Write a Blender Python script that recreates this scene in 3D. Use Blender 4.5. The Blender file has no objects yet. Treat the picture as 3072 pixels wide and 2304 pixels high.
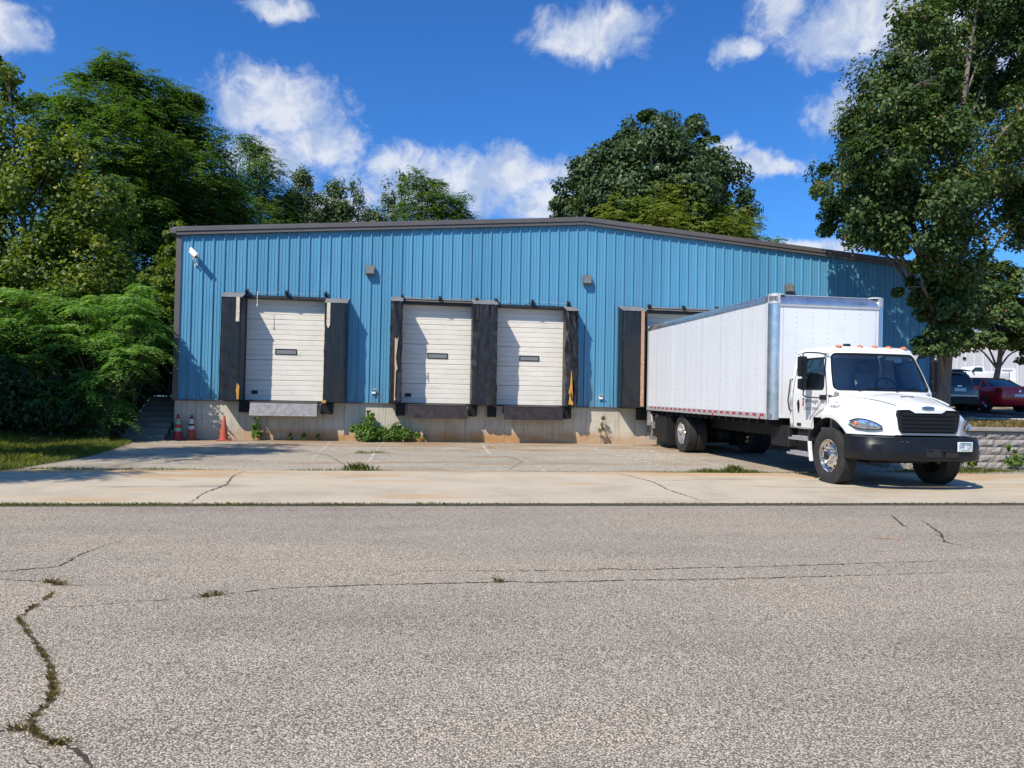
import bpy, bmesh, math, random
import numpy as np
from mathutils import Vector, Matrix

# ------------------------------------------------------------------ camera, sky, sun, exposure
scn = bpy.context.scene
COL = scn.collection
R = math.radians

cam_d = bpy.data.cameras.new('camera')
cam_d.sensor_width = 36.0
cam_d.lens = 27.035
cam_d.clip_end = 2000.0
cam = bpy.data.objects.new('camera', cam_d)
COL.objects.link(cam)
cam.matrix_world = Matrix(((0.989079, -0.02202, -0.145729, 6.0966),
                           (-0.146205, -0.021795, -0.989014, -23.6666),
                           (0.018602, 0.99952, -0.024776, 1.2306),
                           (0, 0, 0, 1)))
scn.camera = cam

SUN_DIR = Vector((-1.0, -1.0, 1.48)).normalized()      # towards the sun
sun_d = bpy.data.lights.new('sun', 'SUN')
sun_d.energy = 5.0
sun_d.angle = R(0.53)
sun_d.color = (1.0, 0.92, 0.80)
sun = bpy.data.objects.new('sun', sun_d)
COL.objects.link(sun)
sun.rotation_euler = SUN_DIR.to_track_quat('Z', 'Y').to_euler()
sun.location = (-20, -30, 40)

scn.view_settings.view_transform = 'Standard'
scn.view_settings.look = 'None'
scn.view_settings.exposure = 0.18
scn.view_settings.gamma = 1.0
scn.view_settings.use_curve_mapping = False
scn.cycles.use_denoising = True
scn.cycles.max_bounces = 6
scn.cycles.transparent_max_bounces = 12

CLOUDS = [(-9.1, 19.9, 4.7, 2.4), (-6.1, 18.0, 2.7, 1.7), (-11.6, 19.8, 2.2, 2.0), (3.0, 15.7, 7.5, 2.2),
          (-0.7, 16.8, 2.7, 1.5), (6.7, 16.7, 5.0, 1.7), (10.2, 14.9, 3.7, 1.7), (13.3, 25.9, 4.2, 1.7),
          (15.7, 26.5, 3.0, 1.4), (30.5, 24.4, 3.2, 1.7), (33.4, 24.9, 3.5, 2.2), (27.1, 26.2, 2.2, 1.5),
          (25.2, 16.8, 2.4, 1.1), (27.7, 16.6, 2.0, 0.7), (23.9, 17.9, 1.5, 0.9), (31.3, 19.9, 1.7, 1.7),
          (-25.4, 21.9, 2.1, 1.5), (-9.5, 26.3, 2.2, 0.7), (38.9, 23.4, 6.5, 3.0), (-5.0, 13.3, 3.7, 1.5),
          (-9.7, 16.8, 3.2, 1.5), (12.2, 16.8, 2.0, 1.2), (24.2, 24.3, 1.5, 0.9), (29.7, 11.2, 3.0, 0.7)]


class NT:
    """tiny node-tree helper"""
    def __init__(s, nt):
        s.nt = nt

    def n(s, typ, **kw):
        nd = s.nt.nodes.new(typ)
        for k, v in kw.items():
            setattr(nd, k, v)
        return nd

    def put(s, sock, v):
        if isinstance(v, bpy.types.NodeSocket):
            s.nt.links.new(v, sock)
        else:
            sock.default_value = v

    def math(s, op, a, b=0.0, c=0.0, clamp=False):
        nd = s.n('ShaderNodeMath', operation=op, use_clamp=clamp)
        s.put(nd.inputs[0], a); s.put(nd.inputs[1], b); s.put(nd.inputs[2], c)
        return nd.outputs[0]

    def vmath(s, op, a, b=(0, 0, 0)):
        nd = s.n('ShaderNodeVectorMath', operation=op)
        s.put(nd.inputs[0], a); s.put(nd.inputs[1], b)
        return nd.outputs['Value'] if op in ('LENGTH', 'DOT_PRODUCT', 'DISTANCE') else nd.outputs[0]

    def noise(s, vec, scale, detail=4.0, rough=0.55, dist=0.0):
        nd = s.n('ShaderNodeTexNoise')
        if vec is not None:
            s.put(nd.inputs['Vector'], vec)
        s.put(nd.inputs['Scale'], scale); s.put(nd.inputs['Detail'], detail)
        s.put(nd.inputs['Roughness'], rough); s.put(nd.inputs['Distortion'], dist)
        return nd

    def ramp(s, fac, stops, interp='LINEAR'):
        nd = s.n('ShaderNodeValToRGB')
        nd.color_ramp.interpolation = interp
        els = nd.color_ramp.elements
        while len(els) < len(stops):
            els.new(0.5)
        for e, (p, c) in zip(els, stops):
            e.position = p
            e.color = (c[0], c[1], c[2], 1) if not isinstance(c, (int, float)) else (c, c, c, 1)
        s.put(nd.inputs[0], fac)
        return nd.outputs[0]

    def mix(s, fac, a, b, blend='MIX'):
        nd = s.n('ShaderNodeMix', data_type='RGBA', blend_type=blend)
        s.put(nd.inputs[0], fac)
        for sock, v in ((nd.inputs[6], a), (nd.inputs[7], b)):
            if isinstance(v, tuple) and len(v) == 3:
                v = (*v, 1)
            s.put(sock, v)
        return nd.outputs[2]

    def maprange(s, v, a, b, c=0.0, d=1.0, smooth=False):
        nd = s.n('ShaderNodeMapRange', interpolation_type='SMOOTHSTEP' if smooth else 'LINEAR')
        s.put(nd.inputs[0], v)
        for i, x in enumerate((a, b, c, d)):
            s.put(nd.inputs[1 + i], x)
        return nd.outputs[0]

    def bump(s, h, strength=0.3, dist=0.01, normal=None):
        nd = s.n('ShaderNodeBump')
        s.put(nd.inputs['Strength'], strength); s.put(nd.inputs['Distance'], dist); s.put(nd.inputs['Height'], h)
        if normal is not None:
            s.put(nd.inputs['Normal'], normal)
        return nd.outputs[0]


world = bpy.data.worlds.new('World')
scn.world = world
world.use_nodes = True
W = NT(world.node_tree)
for nd in list(world.node_tree.nodes):
    world.node_tree.nodes.remove(nd)
sky = W.n('ShaderNodeTexSky', sky_type='NISHITA')
sky.sun_disc = False
sky.sun_elevation = math.asin(SUN_DIR.z)
sky.sun_rotation = math.atan2(SUN_DIR.x, SUN_DIR.y)
sky.air_density = 1.0
sky.dust_density = 0.6
sky.ozone_density = 3.0
hs = W.n('ShaderNodeHueSaturation')
hs.inputs['Saturation'].default_value = 1.15
hs.inputs['Value'].default_value = 1.0
W.put(hs.inputs['Color'], sky.outputs[0])
tc = W.n('ShaderNodeTexCoord')
dirv = tc.outputs['Generated']
sep = W.n('ShaderNodeSeparateXYZ'); W.put(sep.inputs[0], dirv)
az = W.math('MULTIPLY', W.math('ARCTAN2', sep.outputs[0], sep.outputs[1]), 57.2958)
el = W.math('MULTIPLY', W.math('ARCSINE', sep.outputs[2]), 57.2958)
comb = W.n('ShaderNodeCombineXYZ'); W.put(comb.inputs[0], az); W.put(comb.inputs[1], el)
warp = W.noise(dirv, 14.0, 5.0, 0.6)
wv = W.vmath('MULTIPLY', W.vmath('SUBTRACT', warp.outputs['Color'], (0.5, 0.5, 0.5)), (5.0, 3.0, 0))
pos = W.vmath('ADD', comb.outputs[0], wv)
best = None
for a, e, ra, re in CLOUDS:
    l = W.vmath('LENGTH', W.vmath('MULTIPLY', W.vmath('SUBTRACT', pos, (a, e, 0)), (1 / ra, 1 / re, 0)))
    best = l if best is None else W.math('MINIMUM', best, l)
fine = W.noise(dirv, 26.0, 9.0, 0.66, 0.5)
edge = W.math('ADD', best, W.math('MULTIPLY', W.math('SUBTRACT', fine.outputs[0], 0.5), 2.2))
mask = W.maprange(edge, 1.38, 0.30, 0, 1, smooth=True)
# thin, sparse clouds over the rest of the sky
gen = W.noise(W.vmath('MULTIPLY', dirv, (1, 1, 2.2)), 4.2, 8.0, 0.6, 0.3)
gmask = W.math('MULTIPLY', W.maprange(gen.outputs[0], 0.63, 0.78, 0, 1, smooth=True), 0.8)
mask = W.math('MAXIMUM', mask, gmask)
shade = W.noise(W.vmath('ADD', dirv, (0.012, 0.0, 0.03)), 19.0, 8.0, 0.62, 0.3)
ccol = W.mix(W.maprange(shade.outputs[0], 0.38, 0.6, 0, 1, smooth=True), (4.3, 5.2, 7.0), (7.6, 7.8, 8.2))
skyc = W.mix(1.0, hs.outputs[0], (0.50, 0.98, 1.50), 'MULTIPLY')
scol = W.mix(W.math('MULTIPLY', mask, 0.86), skyc, ccol)
bg = W.n('ShaderNodeBackground')
bg.inputs['Strength'].default_value = 0.10
W.put(bg.inputs['Color'], scol)
wo = W.n('ShaderNodeOutputWorld')
W.nt.links.new(bg.outputs[0], wo.inputs[0])

# ------------------------------------------------------------------ helpers
S = 0.0135                    # the yard falls away from the dock wall


def gz(y):
    return S * y


class MB:
    """collects geometry for one mesh object"""
    def __init__(s):
        s.v = []; s.f = []

    def add(s, vs, fs):
        o = len(s.v)
        s.v.extend([tuple(map(float, v)) for v in vs])
        s.f.extend([tuple(i + o for i in f) for f in fs])
        return s

    def box(s, x0, x1, y0, y1, z0, z1):
        return s.add([(x0, y0, z0), (x1, y0, z0), (x1, y1, z0), (x0, y1, z0), (x0, y0, z1), (x1, y0, z1), (x1, y1, z1), (x0, y1, z1)],
                     [(0, 3, 2, 1), (4, 5, 6, 7), (0, 1, 5, 4), (1, 2, 6, 5), (2, 3, 7, 6), (3, 0, 4, 7)])

    def prism(s, poly, axis, a, b):
        """poly: 2D points; axis 0: (y,z) 1: (x,z) 2: (x,y)"""
        def p(q, t):
            return (t, q[0], q[1]) if axis == 0 else (q[0], t, q[1]) if axis == 1 else (q[0], q[1], t)
        n = len(poly)
        vs = [p(q, a) for q in poly] + [p(q, b) for q in poly]
        fs = [tuple(range(n))[::-1], tuple(range(n, 2 * n))] + [(i, (i + 1) % n, (i + 1) % n + n, i + n) for i in range(n)]
        return s.add(vs, fs)

    def loft(s, rings, closed=True, cap=True):
        n = len(rings[0]); o = len(s.v)
        for r in rings:
            s.v.extend([tuple(map(float, p)) for p in r])
        m = n if closed else n - 1
        for i in range(len(rings) - 1):
            for j in range(m):
                k = (j + 1) % n
                s.f.append((o + i * n + j, o + i * n + k, o + (i + 1) * n + k, o + (i + 1) * n + j))
        if cap and closed:
            s.f.append(tuple(o + j for j in range(n))[::-1])
            s.f.append(tuple(o + (len(rings) - 1) * n + j for j in range(n)))
        return s

    def tube(s, pts, rad, n=8, cap=True):
        pts = [Vector(p) for p in pts]
        if not isinstance(rad, (list, tuple)):
            rad = [rad] * len(pts)
        rings = []; prev = None
        for i, p in enumerate(pts):
            t = (pts[min(i + 1, len(pts) - 1)] - pts[max(i - 1, 0)]).normalized()
            ref = prev if prev is not None else (Vector((0, 0, 1)) if abs(t.z) < 0.9 else Vector((1, 0, 0)))
            a = (ref - t * ref.dot(t))
            if a.length < 1e-5:
                a = Vector((1, 0.3, 0.2)) - t * t.dot(Vector((1, 0.3, 0.2)))
            a.normalize(); b = t.cross(a); prev = a
            rings.append([p + (a * math.cos(2 * math.pi * k / n) + b * math.sin(2 * math.pi * k / n)) * rad[i] for k in range(n)])
        return s.loft(rings, True, cap)

    def lathe(s, prof, axis, c, n=32, closed_prof=False, cap=True):
        """prof: (t along axis, r)"""
        rings = []
        for t, r in prof:
            ring = []
            for k in range(n):
                a = 2 * math.pi * k / n
                u, w = r * math.cos(a), r * math.sin(a)
                ring.append((c[0] + t, c[1] + u, c[2] + w) if axis == 0 else (c[0] + u, c[1] + t, c[2] + w) if axis == 1 else (c[0] + u, c[1] + w, c[2] + t))
            rings.append(ring)
        if closed_prof:
            rings.append(rings[0])
        return s.loft(rings, True, cap and not closed_prof)

    def xform(s, M_):
        s.v = [tuple(M_ @ Vector(p)) for p in s.v]
        return s

    def build(s, name, mat, parent=None, smooth=None, bevel=0.0, loc=None, seg=1):
        me = bpy.data.meshes.new(name)
        me.from_pydata(s.v, [], s.f)
        fix_normals(me)
        me.materials.append(MATS[mat] if isinstance(mat, str) else mat)
        if smooth is not None:
            me.polygons.foreach_set('use_smooth', [True] * len(me.polygons))
            me.set_sharp_from_angle(angle=R(smooth))
        me.update()
        return link(name, me, parent, bevel, loc, seg)


def fix_normals(me):
    bm = bmesh.new(); bm.from_mesh(me)
    bmesh.ops.remove_doubles(bm, verts=bm.verts, dist=1e-6)
    bmesh.ops.recalc_face_normals(bm, faces=bm.faces)
    bm.to_mesh(me); bm.free()


def link(name, me, parent=None, bevel=0.0, loc=None, seg=1):
    o = bpy.data.objects.new(name, me)
    COL.objects.link(o)
    if parent is not None:
        o.parent = parent
    if loc is not None:
        o.location = loc
    if bevel:
        b = o.modifiers.new('bevel', 'BEVEL'); b.width = bevel; b.segments = seg; b.limit_method = 'ANGLE'; b.angle_limit = R(35)
    return o


def tag(o, label=None, cat=None, group=None, kind=None):
    if label: o['label'] = label
    if cat: o['category'] = cat
    if group: o['group'] = group
    if kind: o['kind'] = kind
    return o


def thing(name, label, cat, loc=(0, 0, 0), rz=0.0, group=None):
    o = bpy.data.objects.new(name, None)
    COL.objects.link(o)
    o.location = loc; o.rotation_euler = (0, 0, rz)
    o.empty_display_size = 0.3
    return tag(o, label, cat, group)


def catmull(pts, n):
    """smooth open polyline through points"""
    P = [Vector(p) for p in pts]; out = []
    for i in range(len(P) - 1):
        p0, p1, p2, p3 = P[max(i - 1, 0)], P[i], P[i + 1], P[min(i + 2, len(P) - 1)]
        for k in range(n):
            t = k / n
            out.append(0.5 * ((2 * p1) + (p2 - p0) * t + (2 * p0 - 5 * p1 + 4 * p2 - p3) * t * t + (3 * p1 - p0 - 3 * p2 + p3) * t ** 3))
    out.append(P[-1])
    return out


def np_mesh(name, V, F, mat, parent=None, rnd=None, smooth=False):
    """V (n,3) F (m,k) numpy -> object"""
    me = bpy.data.meshes.new(name)
    k = F.shape[1]
    me.vertices.add(len(V)); me.vertices.foreach_set('co', V.astype(np.float32).ravel())
    me.loops.add(F.size); me.loops.foreach_set('vertex_index', F.astype(np.int32).ravel())
    me.polygons.add(len(F)); me.polygons.foreach_set('loop_start', np.arange(0, F.size, k, dtype=np.int32))
    if smooth:
        me.polygons.foreach_set('use_smooth', np.ones(len(F), bool))
    me.update(calc_edges=True)
    if rnd is not None:
        a = me.attributes.new('rnd', 'FLOAT', 'FACE'); a.data.foreach_set('value', rnd.astype(np.float32))
    me.materials.append(MATS[mat] if isinstance(mat, str) else mat)
    return link(name, me, parent)


def unit(a):
    return a / np.maximum(np.linalg.norm(a, axis=-1, keepdims=True), 1e-9)


def leaves(P, N, A, L, Wd, fold=0.12):
    """diamond leaves: one bent quad each"""
    A = unit(A - N * np.sum(A * N, 1, keepdims=True)); B = np.cross(N, A)
    L = L[:, None]; Wd = Wd[:, None]
    base = P - A * L * .5; tip = P + A * L * .5 - N * L * .10
    lf = P + B * Wd * .5 + N * Wd * fold - A * L * .06; rt = P - B * Wd * .5 + N * Wd * fold - A * L * .06
    V = np.stack([base, rt, tip, lf], 1).reshape(-1, 3)
    F = np.arange(len(P) * 4).reshape(-1, 4)
    return V, F

# ------------------------------------------------------------------ materials
MATS = {}


def newmat(name):
    m = bpy.data.materials.new(name); m.use_nodes = True
    t = NT(m.node_tree); b = m.node_tree.nodes['Principled BSDF']
    MATS[name] = m
    return m, t, b


def objco(t):
    return t.n('ShaderNodeTexCoord').outputs['Object']


def simple(name, col, rough=0.5, metal=0.0, var=0.12, scale=4.0, bump=0.0, bscale=60.0, coat=0.0, spec=0.5, stretch=(1, 1, 1), dirt=None, dirt_amt=0.0):
    m, t, b = newmat(name)
    co = t.vmath('MULTIPLY', objco(t), stretch)
    nz = t.noise(co, scale, 6.0, 0.6)
    lo = tuple(c * (1 - var) for c in col); hi = tuple(min(1, c * (1 + var)) for c in col)
    c = t.mix(t.maprange(nz.outputs[0], 0.3, 0.7), lo, hi)
    if dirt:
        d = t.noise(co, scale * 2.3, 8.0, 0.7)
        c = t.mix(t.math('MULTIPLY', t.maprange(d.outputs[0], 0.5, 0.72, 0, 1, True), dirt_amt), c, dirt)
    t.put(b.inputs['Base Color'], c)
    t.put(b.inputs['Roughness'], t.maprange(nz.outputs[0], 0.3, 0.7, max(0.03, rough - 0.08), min(1, rough + 0.08)))
    b.inputs['Metallic'].default_value = metal
    b.inputs['Specular IOR Level'].default_value = spec
    b.inputs['Coat Weight'].default_value = coat
    b.inputs['Coat Roughness'].default_value = 0.06
    if bump:
        h = t.noise(co, bscale, 5.0, 0.6)
        t.put(b.inputs['Normal'], t.bump(h.outputs[0], bump, 0.01))
    return m


def leafmat(name, c1, c2, c3=None, rough=0.45, trans=0.28, spec=0.35, accent=None):
    """leaf colour varies from leaf to leaf"""
    m, t, b = newmat(name)
    at = t.n('ShaderNodeAttribute', attribute_name='rnd')
    stops = [(0.0, c1), (0.75, c2), (1.0, c3 or c2)] if not accent else [(0.0, c1), (0.7, c2), (0.955, c3 or c2), (0.985, accent)]
    c = t.ramp(at.outputs['Fac'], stops)
    t.put(b.inputs['Base Color'], c)
    b.inputs['Roughness'].default_value = rough
    b.inputs['Specular IOR Level'].default_value = spec
    tr = t.n('ShaderNodeBsdfTranslucent')
    t.put(tr.inputs[0], t.mix(1.0, c, (1.6, 1.7, 0.55), 'MULTIPLY'))
    mx = t.n('ShaderNodeMixShader'); mx.inputs[0].default_value = trans
    out = m.node_tree.nodes['Material Output']
    t.nt.links.new(b.outputs[0], mx.inputs[1]); t.nt.links.new(tr.outputs[0], mx.inputs[2]); t.nt.links.new(mx.outputs[0], out.inputs[0])
    return m


def asphalt(name, light, dark, stone, rust=0.0, old=0.5):
    m, t, b = newmat(name)
    co = objco(t)
    vo = t.n('ShaderNodeTexVoronoi'); t.put(vo.inputs['Vector'], co); vo.inputs['Scale'].default_value = stone
    sepc = t.n('ShaderNodeSeparateColor'); t.put(sepc.inputs[0], vo.outputs['Color'])
    vo2 = t.n('ShaderNodeTexVoronoi'); t.put(vo2.inputs['Vector'], co); vo2.inputs['Scale'].default_value = stone * 2.3
    sep2 = t.n('ShaderNodeSeparateColor'); t.put(sep2.inputs[0], vo2.outputs['Color'])
    fac = t.math('ADD', t.math('MULTIPLY', sepc.outputs[0], 0.6), t.math('MULTIPLY', sep2.outputs[0], 0.4))
    c = t.ramp(fac, [(0.08, dark), (0.34, tuple(0.35 * d + 0.65 * l for d, l in zip(dark, light))), (0.62, light), (0.95, tuple(min(1, l * 1.55) for l in light))])
    # binder between the stones
    gap = t.maprange(vo.outputs['Distance'], 0.42, 0.62, 0, 1)
    c = t.mix(t.math('MULTIPLY', gap, 0.9), c, dark)
    big = t.noise(t.vmath('MULTIPLY', co, (0.45, 1.3, 1)), 0.55, 7.0, 0.62)
    c = t.mix(1.0, c, t.ramp(big.outputs[0], [(0.3, (0.80, 0.80, 0.82)), (0.5, (1.0, 1.0, 1.0)), (0.72, (1.14, 1.11, 1.06))]), 'MULTIPLY')
    oil = t.noise(co, 0.8, 5.0, 0.55, 0.4)
    c = t.mix(t.math('MULTIPLY', t.maprange(oil.outputs[0], 0.66, 0.74, 0, 1, True), 0.35), c, tuple(d * 1.3 for d in dark))
    mid = t.noise(co, 2.2, 6.0, 0.65)
    c = t.mix(t.math('MULTIPLY', t.maprange(mid.outputs[0], 0.55, 0.75, 0, 1, True), 0.30), c, tuple(d * 1.8 for d in dark))
    tint = t.noise(co, 30.0, 3.0, 0.6)
    c = t.mix(t.math('MULTIPLY', t.maprange(tint.outputs[0], 0.5, 0.7), 0.25), c, (0.27, 0.232, 0.172))
    if rust:
        st = t.vmath('MULTIPLY', co, (0.35, 1.1, 1))
        rn = t.noise(st, 1.1, 7.0, 0.62)
        sp = t.n('ShaderNodeSeparateXYZ'); t.put(sp.inputs[0], co)
        near = t.maprange(sp.outputs[1], -4.0, -0.2, 0.0, 1.0)
        rf = t.math('MULTIPLY', t.maprange(t.math('ADD', rn.outputs[0], t.math('MULTIPLY', near, 0.14)), 0.52, 0.68, 0, 1, True), rust)
        c = t.mix(rf, c, (0.30, 0.19, 0.105))
        dn = t.noise(t.vmath('MULTIPLY', co, (0.5, 2.0, 1)), 0.9, 7.0, 0.6, 0.6)
        c = t.mix(t.math('MULTIPLY', t.maprange(dn.outputs[0], 0.6, 0.72, 0, 1, True), 0.55), c, (0.06, 0.055, 0.05))
    t.put(b.inputs['Base Color'], c)
    b.inputs['Roughness'].default_value = 0.9
    b.inputs['Specular IOR Level'].default_value = 0.1
    t.put(b.inputs['Normal'], t.bump(t.math('SUBTRACT', 1.0, vo.outputs['Distance']), 0.55, 0.006))
    return m


def concrete(name, col, wall=False):
    m, t, b = newmat(name)
    co = objco(t)
    sp = t.n('ShaderNodeSeparateXYZ'); t.put(sp.inputs[0], co)
    a = t.noise(co, 0.8 if not wall else 1.6, 8.0, 0.65)
    c = t.ramp(a.outputs[0], [(0.28, tuple(x * 0.78 for x in col)), (0.5, col), (0.72, tuple(min(1, x * 1.1) for x in col))])
    f = t.noise(co, 90.0, 3.0, 0.7)
    c = t.mix(1.0, c, t.ramp(f.outputs[0], [(0.3, 0.82), (0.55, 1.0), (0.8, 1.07)]), 'MULTIPLY')
    rust = (0.42, 0.235, 0.10)
    if wall:
        drip = t.noise(t.vmath('MULTIPLY', co, (7.0, 1.0, 0.45)), 1.5, 6.0, 0.6)
        c = t.mix(t.math('MULTIPLY', t.maprange(drip.outputs[0], 0.5, 0.7, 0, 1, True), 0.42), c, (0.17, 0.15, 0.125))
        low = t.maprange(sp.outputs[2], 0.5, 0.12, 0, 1, True)
        rn = t.noise(t.vmath('MULTIPLY', co, (1.0, 1, 3.0)), 0.9, 6.0, 0.6)
        xr = t.math('MULTIPLY', t.maprange(sp.outputs[0], -10.8, -9.4, 0.35, 1), t.maprange(sp.outputs[0], 0.2, 2.2, 1, 0.35))
        c = t.mix(t.math('MULTIPLY', t.math('MULTIPLY', low, t.maprange(rn.outputs[0], 0.3, 0.55, 0.3, 1.0)), xr), c, rust)
        mossn = t.noise(co, 3.0, 7.0, 0.7)
        c = t.mix(t.math('MULTIPLY', t.maprange(mossn.outputs[0], 0.58, 0.75, 0, 1, True), 0.5), c, (0.12, 0.115, 0.10))
    else:
        # rust carried by water along the upper edge, tyre scuffs, mottling
        back = t.maprange(sp.outputs[1], -10.9, -8.9, 0.0, 1.0)
        rn = t.noise(t.vmath('MULTIPLY', co, (0.30, 1.5, 1)), 1.0, 7.0, 0.6)
        rf = t.math('MULTIPLY', t.maprange(t.math('ADD', rn.outputs[0], t.math('MULTIPLY', back, 0.16)), 0.56, 0.72, 0, 1, True), 0.75)
        c = t.mix(rf, c, (0.50, 0.30, 0.13))
        dn = t.noise(t.vmath('MULTIPLY', t.vmath('ADD', co, (3.1, 0.7, 0)), (0.28, 1.6, 1)), 1.1, 7.0, 0.62, 0.5)
        df = t.math('MULTIPLY', t.maprange(t.math('ADD', dn.outputs[0], t.math('MULTIPLY', back, 0.07)), 0.60, 0.70, 0, 1, True), 0.7)
        c = t.mix(df, c, (0.17, 0.16, 0.15))
        spk = t.noise(co, 11.0, 3.0, 0.5)
        c = t.mix(t.math('MULTIPLY', t.maprange(spk.outputs[0], 0.70, 0.76), 0.4), c, (0.2, 0.18, 0.16))
    t.put(b.inputs['Base Color'], c)
    b.inputs['Roughness'].default_value = 0.9
    b.inputs['Specular IOR Level'].default_value = 0.2
    t.put(b.inputs['Normal'], t.bump(f.outputs[0], 0.25, 0.004))
    return m


def glass(name, tint, refl=0.9, base_refl=0.0):
    m, t, b = newmat(name)
    out = m.node_tree.nodes['Material Output']
    m.node_tree.nodes.remove(b)
    tr = t.n('ShaderNodeBsdfTransparent'); tr.inputs[0].default_value = (*tint, 1)
    gl = t.n('ShaderNodeBsdfGlossy'); gl.inputs['Roughness'].default_value = 0.03; gl.inputs[0].default_value = (refl, refl, refl, 1)
    fr = t.n('ShaderNodeFresnel'); fr.inputs[0].default_value = 1.52
    mx = t.n('ShaderNodeMixShader')
    t.put(mx.inputs[0], t.math('ADD', t.math('MULTIPLY', fr.outputs[0], 1.5), base_refl, clamp=True))
    t.nt.links.new(tr.outputs[0], mx.inputs[1]); t.nt.links.new(gl.outputs[0], mx.inputs[2]); t.nt.links.new(mx.outputs[0], out.inputs[0])
    return m


asphalt('road_asphalt', (0.565, 0.485, 0.38), (0.12, 0.104, 0.082), 100.0)
asphalt('apron_asphalt', (0.64, 0.56, 0.435), (0.16, 0.14, 0.11), 75.0, rust=0.8)
asphalt('upper_asphalt', (0.10, 0.10, 0.105), (0.04, 0.04, 0.042), 60.0)
concrete('slab_concrete', (0.51, 0.435, 0.32))
concrete('wall_concrete', (0.54, 0.49, 0.40), wall=True)
simple('crack', (0.055, 0.045, 0.032), 0.95, var=0.3, scale=8)
simple('moss', (0.060, 0.055, 0.028), 0.95, var=0.4, scale=14, bump=0.5)
simple('soil', (0.075, 0.06, 0.042), 0.95, var=0.35, scale=2.5, bump=0.5, bscale=20)
simple('lawn_soil', (0.075, 0.085, 0.03), 0.95, var=0.4, scale=1.5, bump=0.5, bscale=25)
simple('dry_lawn', (0.30, 0.22, 0.10), 0.95, var=0.35, scale=0.9, bump=0.4, bscale=25, dirt=(0.13, 0.14, 0.045), dirt_amt=0.8)
simple('blue_metal', (0.088, 0.28, 0.435), 0.42, var=0.05, scale=1.2, spec=0.45, stretch=(3, 1, 0.4), dirt=(0.10, 0.24, 0.36), dirt_amt=0.35)
_t = NT(MATS['blue_metal'].node_tree); _b = MATS['blue_metal'].node_tree.nodes['Principled BSDF']
_oi = _t.n('ShaderNodeObjectInfo'); _l = _b.inputs['Base Color'].links[0].from_socket
_sp = _t.n('ShaderNodeSeparateXYZ'); _t.put(_sp.inputs[0], objco(_t))
_run = _t.noise(_t.vmath('MULTIPLY', objco(_t), (9.0, 1, 0.35)), 1.0, 6.0, 0.65)
_low = _t.math('MULTIPLY', _t.maprange(_sp.outputs[2], 2.2, 1.2, 0.12, 0.75), _t.maprange(_run.outputs[0], 0.42, 0.68, 0, 1, True))
_c = _t.mix(1.0, _l, _t.ramp(_oi.outputs['Random'], [(0.0, 0.92), (1.0, 1.06)]), 'MULTIPLY')
_t.put(_b.inputs['Base Color'], _t.mix(_low, _c, (0.085, 0.15, 0.20)))
simple('brown_trim', (0.105, 0.095, 0.092), 0.45, var=0.08, scale=2)
simple('roof_metal', (0.25, 0.25, 0.26), 0.4, var=0.1, scale=1)
simple('door_white', (0.73, 0.69, 0.605), 0.5, var=0.05, scale=1.5, stretch=(1, 1, 2), dirt=(0.50, 0.45, 0.38), dirt_amt=0.35, spec=0.3)
simple('black_frame', (0.016, 0.016, 0.018), 0.55, var=0.2)
simple('interior_dark', (0.03, 0.03, 0.03), 0.9)
simple('vinyl', (0.008, 0.008, 0.010), 0.34, var=0.45, scale=2.0, bump=0.7, bscale=6.0, stretch=(5, 1, 0.5), spec=0.6, dirt=(0.024, 0.025, 0.032), dirt_amt=0.4)
simple('old_vinyl', (0.010, 0.010, 0.012), 0.42, var=0.5, scale=3.0, bump=0.9, bscale=9.0, stretch=(4, 1, 0.7), dirt=(0.06, 0.06, 0.065), dirt_amt=0.6)
simple('pad_cap', (0.17, 0.165, 0.16), 0.65, var=0.3, scale=6, bump=0.5, bscale=18)
simple('cream_strip', (0.60, 0.54, 0.43), 0.6, var=0.12, scale=7, dirt=(0.22, 0.16, 0.10), dirt_amt=0.5)
simple('faded_orange', (0.42, 0.235, 0.14), 0.7, var=0.35, scale=16, stretch=(0.5, 1, 1), dirt=(0.55, 0.45, 0.36), dirt_amt=0.7)
simple('foam_yellow', (0.52, 0.26, 0.055), 0.9, var=0.25, scale=7, bump=0.6, bscale=40)
simple('raw_wood', (0.46, 0.35, 0.24), 0.75, var=0.25, scale=5, stretch=(6, 6, 0.6), bump=0.2, bscale=30)
simple('old_wood', (0.19, 0.175, 0.155), 0.85, var=0.35, scale=5, stretch=(0.6, 6, 6), bump=0.4, bscale=30)
simple('rubber', (0.010, 0.010, 0.011), 0.6, var=0.35, scale=9, bump=0.4, bscale=30, spec=0.4)
simple('tyre', (0.030, 0.029, 0.029), 0.7, var=0.3, scale=7, bump=0.15, bscale=60, spec=0.35, dirt=(0.065, 0.058, 0.052), dirt_amt=0.5)
simple('steel_dark', (0.034, 0.026, 0.024), 0.5, metal=0.4, var=0.35, scale=6, dirt=(0.065, 0.035, 0.024), dirt_amt=0.5)
simple('steel_plate', (0.27, 0.255, 0.25), 0.5, metal=0.25, var=0.3, scale=9, dirt=(0.13, 0.085, 0.075), dirt_amt=0.8)
simple('galv', (0.52, 0.53, 0.54), 0.4, metal=0.6, var=0.12, scale=9)
simple('light_bronze', (0.13, 0.115, 0.105), 0.5, var=0.1)
simple('white_plastic', (0.78, 0.78, 0.76), 0.4, var=0.04)
simple('lens_grey', (0.20, 0.20, 0.20), 0.2, var=0.05)
simple('cone_orange', (0.40, 0.075, 0.035), 0.6, var=0.15, scale=6, dirt=(0.25, 0.08, 0.055), dirt_amt=0.5)
simple('cone_red', (0.50, 0.022, 0.02), 0.5, var=0.12, scale=6)
simple('cone_white', (0.62, 0.62, 0.60), 0.5, var=0.12, scale=12)
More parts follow.
